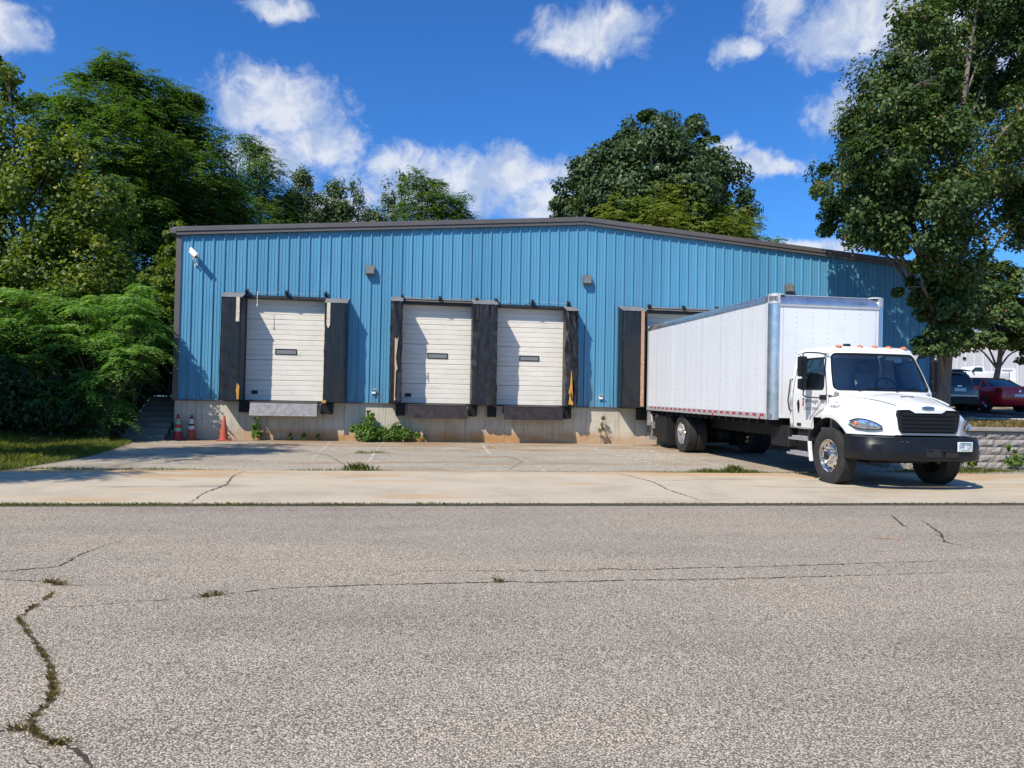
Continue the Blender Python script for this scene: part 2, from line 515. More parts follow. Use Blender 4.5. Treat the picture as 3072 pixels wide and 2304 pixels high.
simple('cone_green', (0.25, 0.50, 0.28), 0.5, var=0.2, scale=12)
simple('line_paint', (0.56, 0.52, 0.43), 0.8, var=0.15, scale=9)
simple('truck_white', (0.77, 0.77, 0.75), 0.28, var=0.02, scale=1.5, coat=0.35, spec=0.5)
simple('box_white', (0.68, 0.70, 0.72), 0.42, var=0.025, scale=1.0, stretch=(1, 2.5, 0.6), dirt=(0.56, 0.555, 0.53), dirt_amt=0.45, spec=0.4)
simple('rivet', (0.26, 0.27, 0.29), 0.5, var=0.1)
simple('aluminium', (0.62, 0.64, 0.67), 0.30, metal=0.9, var=0.10, scale=5, bump=0.05, bscale=14)
simple('cast_alu', (0.50, 0.505, 0.51), 0.5, metal=0.35, var=0.1, scale=12, bump=0.1)
simple('chrome', (0.78, 0.78, 0.79), 0.12, metal=1.0, var=0.06, scale=9)
simple('polished', (0.84, 0.82, 0.79), 0.22, metal=1.0, var=0.12, scale=14)
simple('black_plastic', (0.008, 0.009, 0.011), 0.42, var=0.15, scale=5, spec=0.35)
simple('black_matt', (0.014, 0.014, 0.015), 0.75, var=0.25, scale=5)
simple('chassis', (0.006, 0.006, 0.007), 0.7, var=0.3, scale=4)
simple('seat_grey', (0.22, 0.215, 0.21), 0.8, var=0.15, scale=9)
simple('cab_grey', (0.30, 0.295, 0.29), 0.8, var=0.12, scale=3)
simple('amber', (0.75, 0.18, 0.04), 0.2, var=0.08, spec=0.6)
simple('red_lens', (0.45, 0.015, 0.012), 0.2, var=0.1, spec=0.6)
simple('tape_red', (0.42, 0.03, 0.042), 0.45, var=0.12, scale=30)
simple('plate_white', (0.72, 0.76, 0.74), 0.4, var=0.05, scale=8)
simple('plate_green', (0.06, 0.22, 0.17), 0.5, var=0.05)
simple('ink_dark', (0.05, 0.055, 0.06), 0.6, var=0.05)
simple('ink_blue', (0.04, 0.11, 0.22), 0.6, var=0.05)
simple('sticker_red', (0.50, 0.07, 0.08), 0.5, var=0.05)
simple('sticker_teal', (0.25, 0.62, 0.66), 0.5, var=0.05)
simple('paper', (0.66, 0.72, 0.72), 0.6, var=0.05)
simple('headlamp', (0.55, 0.57, 0.62), 0.12, metal=0.85, var=0.35, scale=18)
simple('car_red', (0.60, 0.014, 0.022), 0.25, var=0.04, coat=0.8)
simple('car_grey', (0.075, 0.08, 0.088), 0.28, var=0.05, coat=0.8, metal=0.3)
simple('car_black', (0.012, 0.012, 0.014), 0.2, var=0.05, spec=0.6)
simple('pickup_white', (0.80, 0.81, 0.82), 0.3, var=0.02, coat=0.5)
simple('cladding', (0.55, 0.55, 0.57), 0.55, var=0.05, scale=2)
simple('block_stone', (0.30, 0.275, 0.25), 0.92, var=0.25, scale=5, bump=0.8, bscale=28, dirt=(0.15, 0.14, 0.12), dirt_amt=0.7)
simple('cap_stone', (0.27, 0.245, 0.22), 0.9, var=0.2, scale=4, bump=0.5, bscale=28)
simple('bark', (0.115, 0.095, 0.078), 0.95, var=0.35, scale=5, stretch=(3, 3, 0.7), bump=0.9, bscale=16)
simple('bark_pale', (0.17, 0.14, 0.115), 0.95, var=0.4, scale=7, stretch=(3, 3, 0.6), bump=1.0, bscale=18)
simple('stem', (0.13, 0.10, 0.065), 0.85, var=0.3, scale=9)
leafmat('leaf_pear', (0.030, 0.060, 0.018), (0.075, 0.125, 0.030), (0.17, 0.20, 0.05), rough=0.5, trans=0.24, spec=0.3, accent=(0.20, 0.115, 0.05))
leafmat('leaf_vine', (0.060, 0.105, 0.016), (0.16, 0.215, 0.030), (0.36, 0.36, 0.06), trans=0.36)
leafmat('leaf_locust', (0.045, 0.095, 0.020), (0.105, 0.185, 0.034), (0.19, 0.27, 0.05), trans=0.36)
leafmat('leaf_locust_light', (0.10, 0.155, 0.026), (0.20, 0.26, 0.045), (0.34, 0.30, 0.07), trans=0.34)
leafmat('leaf_cotton', (0.075, 0.115, 0.042), (0.14, 0.19, 0.07), (0.24, 0.28, 0.14), trans=0.28)
leafmat('leaf_oak', (0.040, 0.072, 0.028), (0.075, 0.12, 0.042), (0.12, 0.165, 0.06), trans=0.18, spec=0.35)
leafmat('leaf_sumac', (0.08, 0.19, 0.05), (0.19, 0.34, 0.09), (0.34, 0.46, 0.17), trans=0.34, spec=0.7, rough=0.34)
leafmat('leaf_shrub', (0.020, 0.045, 0.012), (0.05, 0.085, 0.02), (0.10, 0.14, 0.03), trans=0.3)
leafmat('leaf_weed', (0.06, 0.13, 0.02), (0.12, 0.22, 0.035), (0.23, 0.30, 0.06), trans=0.3)
leafmat('grass_green', (0.10, 0.14, 0.03), (0.19, 0.22, 0.055), (0.34, 0.30, 0.11), trans=0.45)
leafmat('grass_dry', (0.15, 0.13, 0.05), (0.30, 0.21, 0.09), (0.40, 0.29, 0.13), trans=0.25)
leafmat('grass_crack', (0.11, 0.095, 0.045), (0.23, 0.18, 0.085), (0.36, 0.24, 0.13), trans=0.35)
glass('windscreen_glass', (0.86, 0.93, 0.94), base_refl=0.07)
glass('side_glass', (0.62, 0.68, 0.68), base_refl=0.12)
glass('car_glass', (0.12, 0.14, 0.15))

# ------------------------------------------------------------------ the ground
def sheet(name, poly, mat, dz=0.0, kind='structure', parent=None):
    mb = MB(); mb.add([(x, y, gz(y) + dz) for x, y in poly], [tuple(range(len(poly)))])
    o = mb.build(name, mat, parent)
    if parent is None:
        tag(o, kind=kind)
    return o


g = MB(); g.add([(-700, -500, -2.2), (700, -500, -2.2), (700, 900, -2.2), (-700, 900, -2.2)], [(0, 1, 2, 3)])
tag(g.build('ground', 'soil'), kind='structure')
random.seed(30)
road = sheet('road', [(-2.6, -70), (90, -70), (90, -13.155)] + [(30 - .11 * k, -13.15 + random.uniform(-.02, .012) + .02 * math.sin(k * .07)) for k in range(290)] + [(-2.6, -13.15)], 'road_asphalt')
random.seed(31)


def ragged(x0, x1, y, step, amp):
    out = []; x = x0; s = 1 if x1 > x0 else -1
    while (x1 - x) * s > 0:
        out.append((x, y + random.uniform(-amp, amp) + (random.uniform(0, 2.2 * amp) * s if random.random() < .12 else 0))); x += s * step * random.uniform(.4, 1.6)
    return out


slab = sheet('concrete_strip', [(-2.6, -13.05)] + ragged(-2.5, 30, -13.05, .14, .012) + [(45, -13.05), (45, -8.80)] + ragged(30, -2.5, -8.805, .14, .012) + [(-2.6, -8.80)], 'slab_concrete', 0.012)
apron = sheet('loading_apron', [(-3.2, -8.84), (45, -8.84), (45, 0.3), (-3.2, 0.3)], 'apron_asphalt')
sheet('joint_bed', [(-2.6, -13.22), (60, -13.22), (60, -13.04), (-2.6, -13.04)], 'moss', 0.005)


def sstep(a, b, t):
    t = np.clip((t - a) / (b - a), 0, 1); return t * t * (3 - 2 * t)


EDGE_Y = [-70, -9.40, -9.30, -7.9, -6.06, -4.0, -1.96, -1.35, -0.55, 2.6, 3.2, 60]
EDGE_X = [-2.6, -2.6, -0.68, -0.58, -0.42, -0.62, -0.92, -1.25, -1.68, -1.68, -0.45, -0.45]


def lawn_z(x, y):
    rise = 1.28 * sstep(-0.9, 2.6, y) + 0.10 * np.maximum(0, -x - 2.2) * sstep(-9, -3, y) + 0.02 * np.maximum(0, y - 3)
    return S * y + 0.03 + rise


ys = np.concatenate([np.linspace(-70, -9.41, 16), [-9.3], np.linspace(-8.8, 4, 44), np.linspace(5, 60, 20)])
us = np.concatenate([[0.0, 0.04], np.linspace(0.3, 8, 22), np.linspace(10, 90, 14)])
XE = np.interp(ys, EDGE_Y, EDGE_X)
LX = XE[:, None] - us[None, :]
LY = np.repeat(ys[:, None], len(us), 1)
LZ = lawn_z(LX, LY)
LZ[:, 0] -= 0.08
LV = np.stack([LX, LY, LZ], -1).reshape(-1, 3)
nu = len(us)
LF = np.array([[i * nu + j, (i + 1) * nu + j, (i + 1) * nu + j + 1, i * nu + j + 1] for i in range(len(ys) - 1) for j in range(nu - 1)])
lawn = np_mesh('lawn', LV, LF, 'lawn_soil', smooth=True)
tag(lawn, kind='structure')

# the raised yard on the right, behind the block wall
UX0 = 17.45


def up_z(x, y):
    return np.interp(y, [-7.5, -1, 5, 15, 30, 42, 200], [0.80, 0.92, 1.13, 1.75, 2.90, 3.70, 4.6])


xs = np.concatenate([np.linspace(UX0, 40, 14), np.linspace(46, 160, 14)])
ys2 = np.concatenate([np.linspace(-7.3, 10, 19), np.linspace(12, 60, 17), np.linspace(70, 160, 6)])
UXg, UYg = np.meshgrid(xs, ys2)
UV = np.stack([UXg, UYg, up_z(UXg, UYg)], -1).reshape(-1, 3)
n_ = len(xs)
UF = np.array([[i * n_ + j, i * n_ + j + 1, (i + 1) * n_ + j + 1, (i + 1) * n_ + j] for i in range(len(ys2) - 1) for j in range(n_ - 1)])
tag(np_mesh('upper_lawn', UV, UF, 'dry_lawn', smooth=True), kind='structure')
pd = MB()
pys = [-0.6, 1, 2.5, 4, 5, 6.5, 8.2]
pd.loft([[(24.6, y, float(up_z(0, y)) + 0.02), (110, y, float(up_z(0, y)) + 0.02)] for y in pys], closed=False)
tag(pd.build('parking_drive', 'upper_asphalt'), kind='structure')
kb = MB()
kb.box(24.6, 110, -0.80, -0.62, 0.86, 1.03)
tag(kb.build('kerb', 'wall_concrete', bevel=0.02), kind='structure')

# worn painted lines on the apron
random.seed(4)


def worn_line(x0, y0, x1, y1, w, gaps, name='painted_line'):
    mb = MB(); L = math.hypot(x1 - x0, y1 - y0); t = 0.0
    dx, dy = (x1 - x0) / L, (y1 - y0) / L
    while t < L:
        d = random.uniform(0.12, 0.5) * (1.4 - gaps)
        a, b = t, min(L, t + d)
        px, py = -dy * w / 2, dx * w / 2
        j = [random.uniform(0.55, 1.05) for _ in range(4)]
        q = [(x0 + dx * a - px * j[0], y0 + dy * a - py * j[0]), (x0 + dx * b - px * j[1], y0 + dy * b - py * j[1]),
             (x0 + dx * b + px * j[2], y0 + dy * b + py * j[2]), (x0 + dx * a + px * j[3], y0 + dy * a + py * j[3])]
        mb.add([(x, y, gz(y) + 0.006) for x, y in q], [(0, 1, 2, 3)])
        t = b + random.uniform(0.02, 0.5) * gaps
    return mb.build(name, 'line_paint', apron)


worn_line(4.16, -0.7, 4.27, -6.2, 0.09, 0.9)
worn_line(5.68, -0.5, 5.44, -8.3, 0.10, 0.9)
worn_line(8.60, -0.45, 8.39, -4.7, 0.09, 0.6)
worn_line(8.80, -0.45, 9.05, -8.6, 0.08, 0.95)
worn_line(11.48, -1.1, 11.95, -8.0, 0.08, 0.9)
worn_line(13.05, -1.0, 13.35, -8.7, 0.09, 0.6)
worn_line(10.9, -2.6, 11.6, -7.2, 0.06, 1.0)


def crack(parent, pts, w, seed, dz=0.004, wander=0.02):
    rnd = random.Random(seed); P = [Vector((x, y, 0)) for x, y in pts]; fine = []
    for a, b in zip(P[:-1], P[1:]):
        n = max(2, int((b - a).length / 0.03))
        for k in range(n):
            p = a.lerp(b, k / n); fine.append(p + Vector((rnd.uniform(-1, 1), rnd.uniform(-1, 1), 0)) * wander * (0.6 if k else 0.2))
    fine.append(P[-1])
    ring = []
    for i, p in enumerate(fine):
        t = (fine[min(i + 1, len(fine) - 1)] - fine[max(i - 1, 0)]).normalized(); nrm = Vector((-t.y, t.x, 0))
        ww = w * rnd.uniform(0.12, 1.25) * min(1, 0.2 + 3 * min(i, len(fine) - 1 - i) / len(fine))
        ring.append([(p.x - nrm.x * ww / 2, p.y - nrm.y * ww / 2, gz(p.y) + dz), (p.x + nrm.x * ww / 2, p.y + nrm.y * ww / 2, gz(p.y) + dz)])
    mb = MB(); mb.loft(ring, closed=False)
    return mb.build('crack', 'crack', parent)


MAIN = [(3.6, -17.48), (3.63, -17.74), (3.64, -18.01), (3.67, -18.18), (3.77, -18.34), (3.94, -18.61), (4.11, -18.88), (4.23, -19.07), (4.32, -19.27),
        (4.41, -19.45), (4.46, -19.64), (4.45, -19.8), (4.55, -19.98), (4.69, -20.08), (4.84, -20.21), (4.9, -20.3), (4.95, -20.6), (4.8, -21.2)]
crack(road, MAIN, 0.020, 1)
crack(road, [(3.42, -15.38), (3.34, -15.71), (3.27, -16.12), (3.28, -16.42), (3.28, -16.63), (2.91, -16.81), (1.5, -17.0)], 0.02, 2)
crack(road, [(1.6, -17.0), (3.03, -17.06), (3.15, -17.11), (3.33, -17.14), (3.41, -17.17), (3.59, -17.29), (4.05, -17.3)], 0.014, 3)
crack(road, [(3.59, -17.89), (3.95, -17.9), (4.28, -17.8), (4.69, -17.71), (4.92, -17.6), (5.17, -17.49), (5.64, -17.45), (5.94, -17.43), (6.28, -17.42),
             (6.66, -17.41), (7.02, -17.39), (7.3, -17.44), (7.91, -17.41), (8.93, -17.42), (11.5, -17.3)], 0.020, 4)
crack(road, [(6.03, -17.18), (6.19, -16.98), (6.63, -16.97), (7.03, -17.03), (7.49, -17.02), (7.74, -17.07), (7.94, -16.98), (8.28, -17.05), (8.94, -16.98), (9.15, -17.0), (12, -16.8)], 0.018, 5)
crack(road, [(12.59, -13.97), (12.74, -14.06), (12.32, -14.92), (12.25, -15.13)], 0.03, 6)
crack(road, [(12.89, -14.48), (12.67, -14.93), (12.42, -15.46), (12.09, -15.94), (12.17, -16.32)], 0.03, 7)
crack(road, [(4.6, -20.2), (5.2, -20.75), (5.6, -21.4)], 0.02, 8)
crack(slab, [(3.33, -8.8), (3.30, -9.8), (3.45, -11.0), (3.36, -12.0), (3.41, -13.05)], 0.03, 9, 0.017, 0.035)
crack(slab, [(10.36, -8.8), (10.5, -9.6), (10.62, -10.4), (10.5, -11.6), (10.58, -13.05)], 0.03, 10, 0.017, 0.035)
crack(apron, [(1.2, -4.4), (4.0, -3.9), (7.5, -3.6), (10.5, -3.5), (13.5, -3.4)], 0.05, 11, 0.004, 0.06)
crack(apron, [(2.5, -1.9), (4.5, -5.2), (5.3, -8.7)], 0.02, 12)
crack(apron, [(8.2, -8.7), (8.9, -6.5), (8.6, -4.5)], 0.02, 13)

# ------------------------------------------------------------------ the warehouse
FT = 0.3048
WX0, WX1, PEAK = -0.40, 23.98, 11.80
DOORS = [(1.50, 3.94), (6.05, 8.49), (8.93, 11.37), (13.85, 16.29)]
DZ0, DZ1 = 1.17, 4.22


def eave(x):
    return 5.96 + 0.077 * (11.83 - abs(x - PEAK))


bld = thing('warehouse', 'long low warehouse clad in ribbed blue metal with a dark brown roof trim', 'warehouse', (11.8, 0, 0))
BO = Vector((-11.8, 0, 0))


def bpart(mb, name, mat, **kw):
    mb.v = [(x - 11.8, y, z) for x, y, z in mb.v]
    return mb.build(name, mat, bld, **kw)


prof = []
i = -2
while i * FT < WX1 + 0.4:
    x = i * FT
    prof += [(x - .036, 0), (x - .015, -.042), (x + .015, -.042), (x + .036, 0)]
    for o in (.098, .188):
        prof += [(x + o, 0), (x + o + .008, -.011), (x + o + .028, -.011), (x + o + .036, 0)]
    i += 1
px_, py_ = np.array([p[0] for p in prof]), np.array([p[1] for p in prof])
cuts = sorted(set([WX0, WX1, PEAK] + [d for D in DOORS for d in D] + [-0.15 + 3 * FT * k for k in range(1, 27)]))
allx = sorted(set([round(p, 4) for p in px_] + [round(c, 4) for c in cuts]))
allx = [x for x in allx if WX0 <= x <= WX1]
edges = [WX0] + [-0.15 + 3 * FT * k for k in range(1, 27)] + [WX1]
for a, b in zip(edges[:-1], edges[1:]):
    if b - a < 0.05:
        continue
    mb = MB()
    pts = [a] + [x for x in allx if a + 1e-4 < x < b - 1e-4] + [b]
    for x0, x1 in zip(pts[:-1], pts[1:]):
        y0, y1 = np.interp(x0, px_, py_), np.interp(x1, px_, py_)
        mid = (x0 + x1) / 2
        spans = [(1.165, None)]
        for d0, d1 in DOORS:
            if d0 < mid < d1:
                spans = [(DZ1, None)]
        for z0, _ in spans:
            mb.add([(x0, y0, z0), (x1, y1, z0), (x1, y1, eave(x1) + .07), (x0, y0, eave(x0) + .07)], [(0, 1, 2, 3)])
    bpart(mb, 'wall_panel', 'blue_metal')
# screw heads along the girts
mb = MB()
for z in (1.30, 2.35, 3.42, 4.55, 5.62):
    k = 0
    while k * FT < WX1 - 0.3:
        x = k * FT + 0.052
        if not any(d0 - .05 < x < d1 + .05 and z < DZ1 for d0, d1 in DOORS):
            mb.box(x - .008, x + .008, -.007, 0.0, z - .008, z + .008)
        k += 1
tag(bpart(mb, 'screw_heads', 'galv'), kind='stuff')

# side and rear walls, roof, gutter
mb = MB(); mb.box(WX0 + .01, WX0 + .03, 0.012, 26, 1.165, 6.0); bpart(mb, 'side_wall', 'blue_metal')
mb = MB(); mb.box(WX1 - .03, WX1 - .01, 0.012, 26, 1.165, 6.0); bpart(mb, 'side_wall', 'blue_metal')
mb = MB(); mb.prism([(WX0 + .04, 1.2), (WX1 - .04, 1.2), (WX1 - .04, 5.98), (PEAK, 6.85), (WX0 + .04, 5.98)], 1, 25.97, 26.0); bpart(mb, 'rear_wall', 'blue_metal')
for s, x0, x1 in ((0, WX0 - .15, PEAK), (1, PEAK, WX1 + .15)):
    mb = MB(); mb.prism([(x0, eave(x0) + .235), (x1, eave(x1) + .235), (x1, eave(x1) + .265), (x0, eave(x0) + .265)], 1, -0.10, 26.1)
    bpart(mb, 'roof', 'roof_metal')
    xa, xb = (WX0 - .02, PEAK) if s == 0 else (PEAK, WX1 + .02)
    mb = MB(); mb.prism([(xa, eave(xa) + .125), (xb, eave(xb) + .125), (xb, eave(xb) + .27), (xa, eave(xa) + .27)], 1, -.155, -.04)
    bpart(mb, 'roof_trim', 'brown_trim', bevel=.012)
    mb = MB(); mb.prism([(xa, eave(xa) + .03), (xb, eave(xb) + .03), (xb, eave(xb) + .122), (xa, eave(xa) + .122)], 1, -.125, -.038)
    bpart(mb, 'roof_trim', 'brown_trim', bevel=.006)
for x0, x1 in ((WX0 - .20, WX0 - .022), (WX1 + .022, WX1 + .20)):
    xm = max(WX0, min(WX1, x0))
    mb = MB(); mb.prism([(x0, eave(xm) + .07), (x1, eave(xm) + .07), (x1, eave(xm) + .22), (x0 - .02 if x0 < 0 else x0, eave(xm) + .22)], 1, -.14, 26)
    bpart(mb, 'gutter', 'brown_trim', bevel=.01)
mb = MB(); mb.box(WX0 - .04, WX0 + .12, -.048, .02, 1.17, eave(WX0) + .03); bpart(mb, 'corner_trim', 'brown_trim', bevel=.008)
mb = MB(); mb.box(WX1 - .12, WX1 + .04, -.048, .02, 1.17, eave(WX1) + .03); bpart(mb, 'corner_trim', 'brown_trim', bevel=.008)
spans = [(WX0 - .03, DOORS[0][0]), (DOORS[0][1], DOORS[1][0]), (DOORS[1][1], DOORS[2][0]), (DOORS[2][1], DOORS[3][0]), (DOORS[3][1], WX1 + .03)]
for a, b in spans:
    mb = MB(); mb.box(a, b, -.052, .01, 1.135, 1.163); bpart(mb, 'base_trim', 'brown_trim')
# poured foundation, form joints show as fine lines
x = WX0 + .02
while x < WX1 - .05:
    w = 0.61 if any(d0 - .3 < x < d1 + .1 for d0, d1 in DOORS) else 1.22
    x1 = min(WX1 - .02, x + w)
    mb = MB(); mb.box(x + .002, x1 - .002, .03, .35, -.4, 1.133); bpart(mb, 'foundation_panel', 'wall_concrete', bevel=.005)
    x = x1
mb = MB(); mb.box(WX0 + .03, WX0 + .28, .36, 26, -.4, 1.15); bpart(mb, 'foundation_side', 'wall_concrete')
mb = MB(); mb.box(WX0 + .3, WX1 - .1, .36, 25.9, 1.0, 1.14); bpart(mb, 'warehouse_floor', 'interior_dark')


def overhead_door(d0, d1, handle):
    cx = (d0 + d1) / 2
    fr = MB()
    for x0, x1 in ((d0 - .045, d0 + .06), (d1 - .06, d1 + .045)):
        fr.box(x0, x1, -.052, .33, 1.15, DZ1 + .03)
    fr.box(d0 + .06, d1 - .06, -.047, .33, DZ1 - .01, DZ1 + .075)
    fr.box(d0 + .06, d1 - .06, .0, .36, 1.136, 1.168)
    root = bpart(fr, 'overhead_door', 'black_frame')
    Yf = 0.212
    for k in range(5):
        z0 = 1.172 + k * 0.61; pts = []
        hs_ = 0.61 - .006
        for j in range(4):
            a = z0 + j * hs_ / 4; b = z0 + (j + 1) * hs_ / 4
            pts += [(Yf + .015, a + .001), (Yf, a + .013), (Yf, b - .013), (Yf + .015, b - .001)]
        top = z0 + hs_
        poly = pts + [(Yf + .045, top), (Yf + .045, z0)]
        mb = MB(); mb.prism(poly, 0, d0 + .066 - 11.8, d1 - .066 - 11.8)
        mb.build('door_section', 'door_white', root)
    wz = 1.172 + 2 * .61 + .255
    mb = MB()
    w2, h2 = .315, .088
    for (xa, xb, za, zb) in ((-w2, w2, h2 - .025, h2), (-w2, w2, -h2, -h2 + .025), (-w2, -w2 + .025, -h2 + .025, h2 - .025), (w2 - .025, w2, -h2 + .025, h2 - .025)):
        mb.box(cx - 11.8 + xa, cx - 11.8 + xb, Yf - .02, Yf + .002, wz + za, wz + zb)
    wf = mb.build('window', 'black_frame', root, bevel=.006)
    mb = MB(); mb.box(cx - 11.8 - w2 + .026, cx - 11.8 + w2 - .026, Yf - .008, Yf - .002, wz - h2 + .026, wz + h2 - .026)
    mb.build('pane', 'lens_grey', root)
    if handle:
        hx = d0 + .34 - 11.8
        mb = MB(); mb.box(hx - .095, hx + .095, Yf - .018, Yf - .001, 1.36, 1.47); mb.build('lift_handle', 'black_frame', root, bevel=.02, seg=2)
        mb = MB(); mb.box(hx - .06, hx + .06, Yf - .026, Yf - .018, 1.40, 1.43); mb.build('handle_grip', 'black_frame', root)
    # pull cord
    return root


for k, (d0, d1) in enumerate(DOORS):
    overhead_door(d0, d1, k in (0, 1))

# ------------------------------------------------------------------ dock seals
def wob(rs, n):
    return [(rs.uniform(0.8, 9), rs.uniform(0.8, 9) * (1 + 2.5 * (k % 2)), rs.uniform(0, 6.3), rs.uniform(.4, 1) * (1 - .35 * (k % 2))) for k in range(n)]


def pad(x0, x1, ztop, P, mat, amp, seed, label, z0=1.16, capmat='pad_cap'):
    cx = (x0 + x1) / 2
    t = thing('dock_seal_pad', label, 'dock seal', (cx, -.3, z0), group='dock seal pads beside the overhead doors')
    rs = random.Random(seed); ws = wob(rs, 9)

    def nz(u, z):
        return sum(a * math.sin(fx * u * 3 + fz * z + ph) for fx, fz, ph, a in ws) / 3
    hw_ = (x1 - x0) / 2
    base = [(-hw_, -.036), (-hw_, -P * .35), (-hw_, -P * .7), (-hw_, -P + .07), (-hw_ + .02, -P + .02)]
    nfr = 8
    fr = [(-hw_ + .05 + (2 * hw_ - .1) * k / nfr, -P) for k in range(nfr + 1)]
    ring0 = base + fr + [(-x, y) for x, y in reversed(base)]
    rings = []
    nzr = 44
    for r in range(nzr + 1):
        f = r / nzr; ring = []
        for (x, y) in ring0:
            zt = ztop + .20 * (P + y) / P
            z = z0 + f * (zt - z0)
            d = amp * nz(x * 2 + 1.3 * y, z)
            sag = .012 * math.sin(f * math.pi)
            yy = y if y > -.05 else y - d - sag
            xx = x + (amp * .6 * nz(y * 3 + 4, z) if -.05 > y else 0) * (1 if abs(x) > hw_ - .03 else 0.2)
            ring.append((cx + xx - cx, yy + .3, z - z0))
        rings.append(ring)
    mb = MB(); mb.loft(rings); mb.build('pad_cover', mat, t, smooth=50)
    # weathered cap over the sloping top
    mb = MB()
    lo = [(-hw_ - .01, -P - .02), (hw_ + .01, -P - .02), (hw_ + .01, -.04), (-hw_ - .01, -.04)]
    vs = []
    for dz in (.004, .022):
        vs += [(x, y + .3, ztop + .20 * (P + y) / P + dz - z0) for x, y in lo]
    mb.add(vs, [(0, 1, 2, 3), (4, 5, 6, 7), (0, 1, 5, 4), (1, 2, 6, 5), (2, 3, 7, 6), (3, 0, 4, 7)])
    mb.build('pad_top', capmat, t, bevel=.005)
    return t, cx, z0


def strip(t, cx, z0, xa, xb, za, zb, y, mat, point=False, name='guide_strip', ragged=0, seed=1):
    rs = random.Random(seed)
    mb = MB(); n = 14; L_, R_ = [], []
    for k in range(n + 1):
        f = k / n; z = zb + (za - zb) * f
        wv_ = ragged * rs.uniform(-1, 1)
        L_.append((xa - cx + wv_, z - z0)); R_.append((xb - cx + ragged * rs.uniform(-1, 1), z - z0))
    if point:
        poly = L_[:-2] + [((xa + xb) / 2 - cx, za - z0)] + R_[:-2][::-1]
    else:
        poly = L_ + R_[::-1]
    mb.prism(poly, 1, y + .3 - .012, y + .3)
    o = mb.build(name, mat, t)
    return o


P = 0.58
t, c, z0 = pad(.97, 1.56, 4.14, P, 'vinyl', .018, 1, 'smooth black pad left of the single door, short cream strip at its top')
strip(t, c, z0, 1.41, 1.505, 3.44, 4.15, -P - .022, 'cream_strip', ragged=.004)
mb = MB(); mb.prism([(1.50 - c, .03), (1.545 - c, .04), (1.562 - c, .42), (1.50 - c, .50), (1.47 - c, .30)], 1, -P + .24, -P + .265); mb.build('torn_foam', 'foam_yellow', t)
t, c, z0 = pad(3.90, 4.55, 4.08, P, 'vinyl', .020, 2, 'smooth black pad right of the single door, cream strip with a pointed end')
strip(t, c, z0, 3.965, 4.065, 3.32, 4.08, -P - .022, 'cream_strip', point=True, ragged=.003)
mb = MB(); mb.box(3.88 - c, 4.0 - c, -P + .26, -P + .29, -.03, .05); mb.build('torn_foam', 'foam_yellow', t)
t, c, z0 = pad(5.82, 6.17, 4.20, P, 'old_vinyl', .036, 3, 'narrow ripped black pad with bare wood showing through a long tear')
mb = MB(); mb.prism([(5.955 - c, 1.95), (6.03 - c, 1.90), (6.06 - c, 1.98), (6.00 - c, 1.35), (6.055 - c, 1.02), (6.01 - c, .95), (5.99 - c, .25), (6.01 - c, .10), (5.965 - c, .08), (5.97 - c, 1.0), (5.96 - c, 1.3)], 1, -P + .235, -P + .262); mb.build('bare_wood', 'raw_wood', t)
strip(t, c, z0, 6.02, 6.15, 1.22, 2.1, -P - .02, 'black_frame', name='torn_flap', ragged=.03, seed=5)
mb = MB(); mb.prism([(6.14 - c, 2.05), (6.20 - c, 1.85), (6.17 - c, 2.2)], 1, -P + .26, -P + .275); mb.build('torn_flap', 'black_frame', t)
t, c, z0 = pad(8.27, 9.03, 4.20, P + .02, 'old_vinyl', .042, 4, 'wide wrinkled black pad shared by the two neighbouring doors')
mb = MB(); mb.box(8.36 - c, 8.45 - c, -P + .25, -P + .275, 2.55, 3.02); mb.build('patch', 'black_frame', t)
mb = MB(); mb.box(8.80 - c, 8.89 - c, -P + .25, -P + .275, 2.45, 3.0); mb.build('patch', 'black_frame', t)
t, c, z0 = pad(11.17, 11.55, 4.10, P, 'old_vinyl', .055, 5, 'crumpled black pad split open over orange foam near its foot')
mb = MB(); mb.prism([(11.255 - c, .06), (11.40 - c, .04), (11.375 - c, .45), (11.345 - c, 1.02), (11.325 - c, 1.10), (11.30 - c, .62), (11.245 - c, .42), (11.29 - c, .36)], 1, -P + .262, -P + .29); mb.build('torn_foam', 'foam_yellow', t)
t, c, z0 = pad(12.95, 13.70, 4.17, P, 'vinyl', .018, 6, 'black pad beside the parked truck with a faded orange hatched strip')
strip(t, c, z0, 13.53, 13.635, 1.2, 4.18, -P - .022, 'faded_orange', ragged=.002)
t, c, z0 = pad(16.44, 17.15, 4.17, P, 'vinyl', .009, 7, 'black pad on the far side of the truck against the shaded wall')

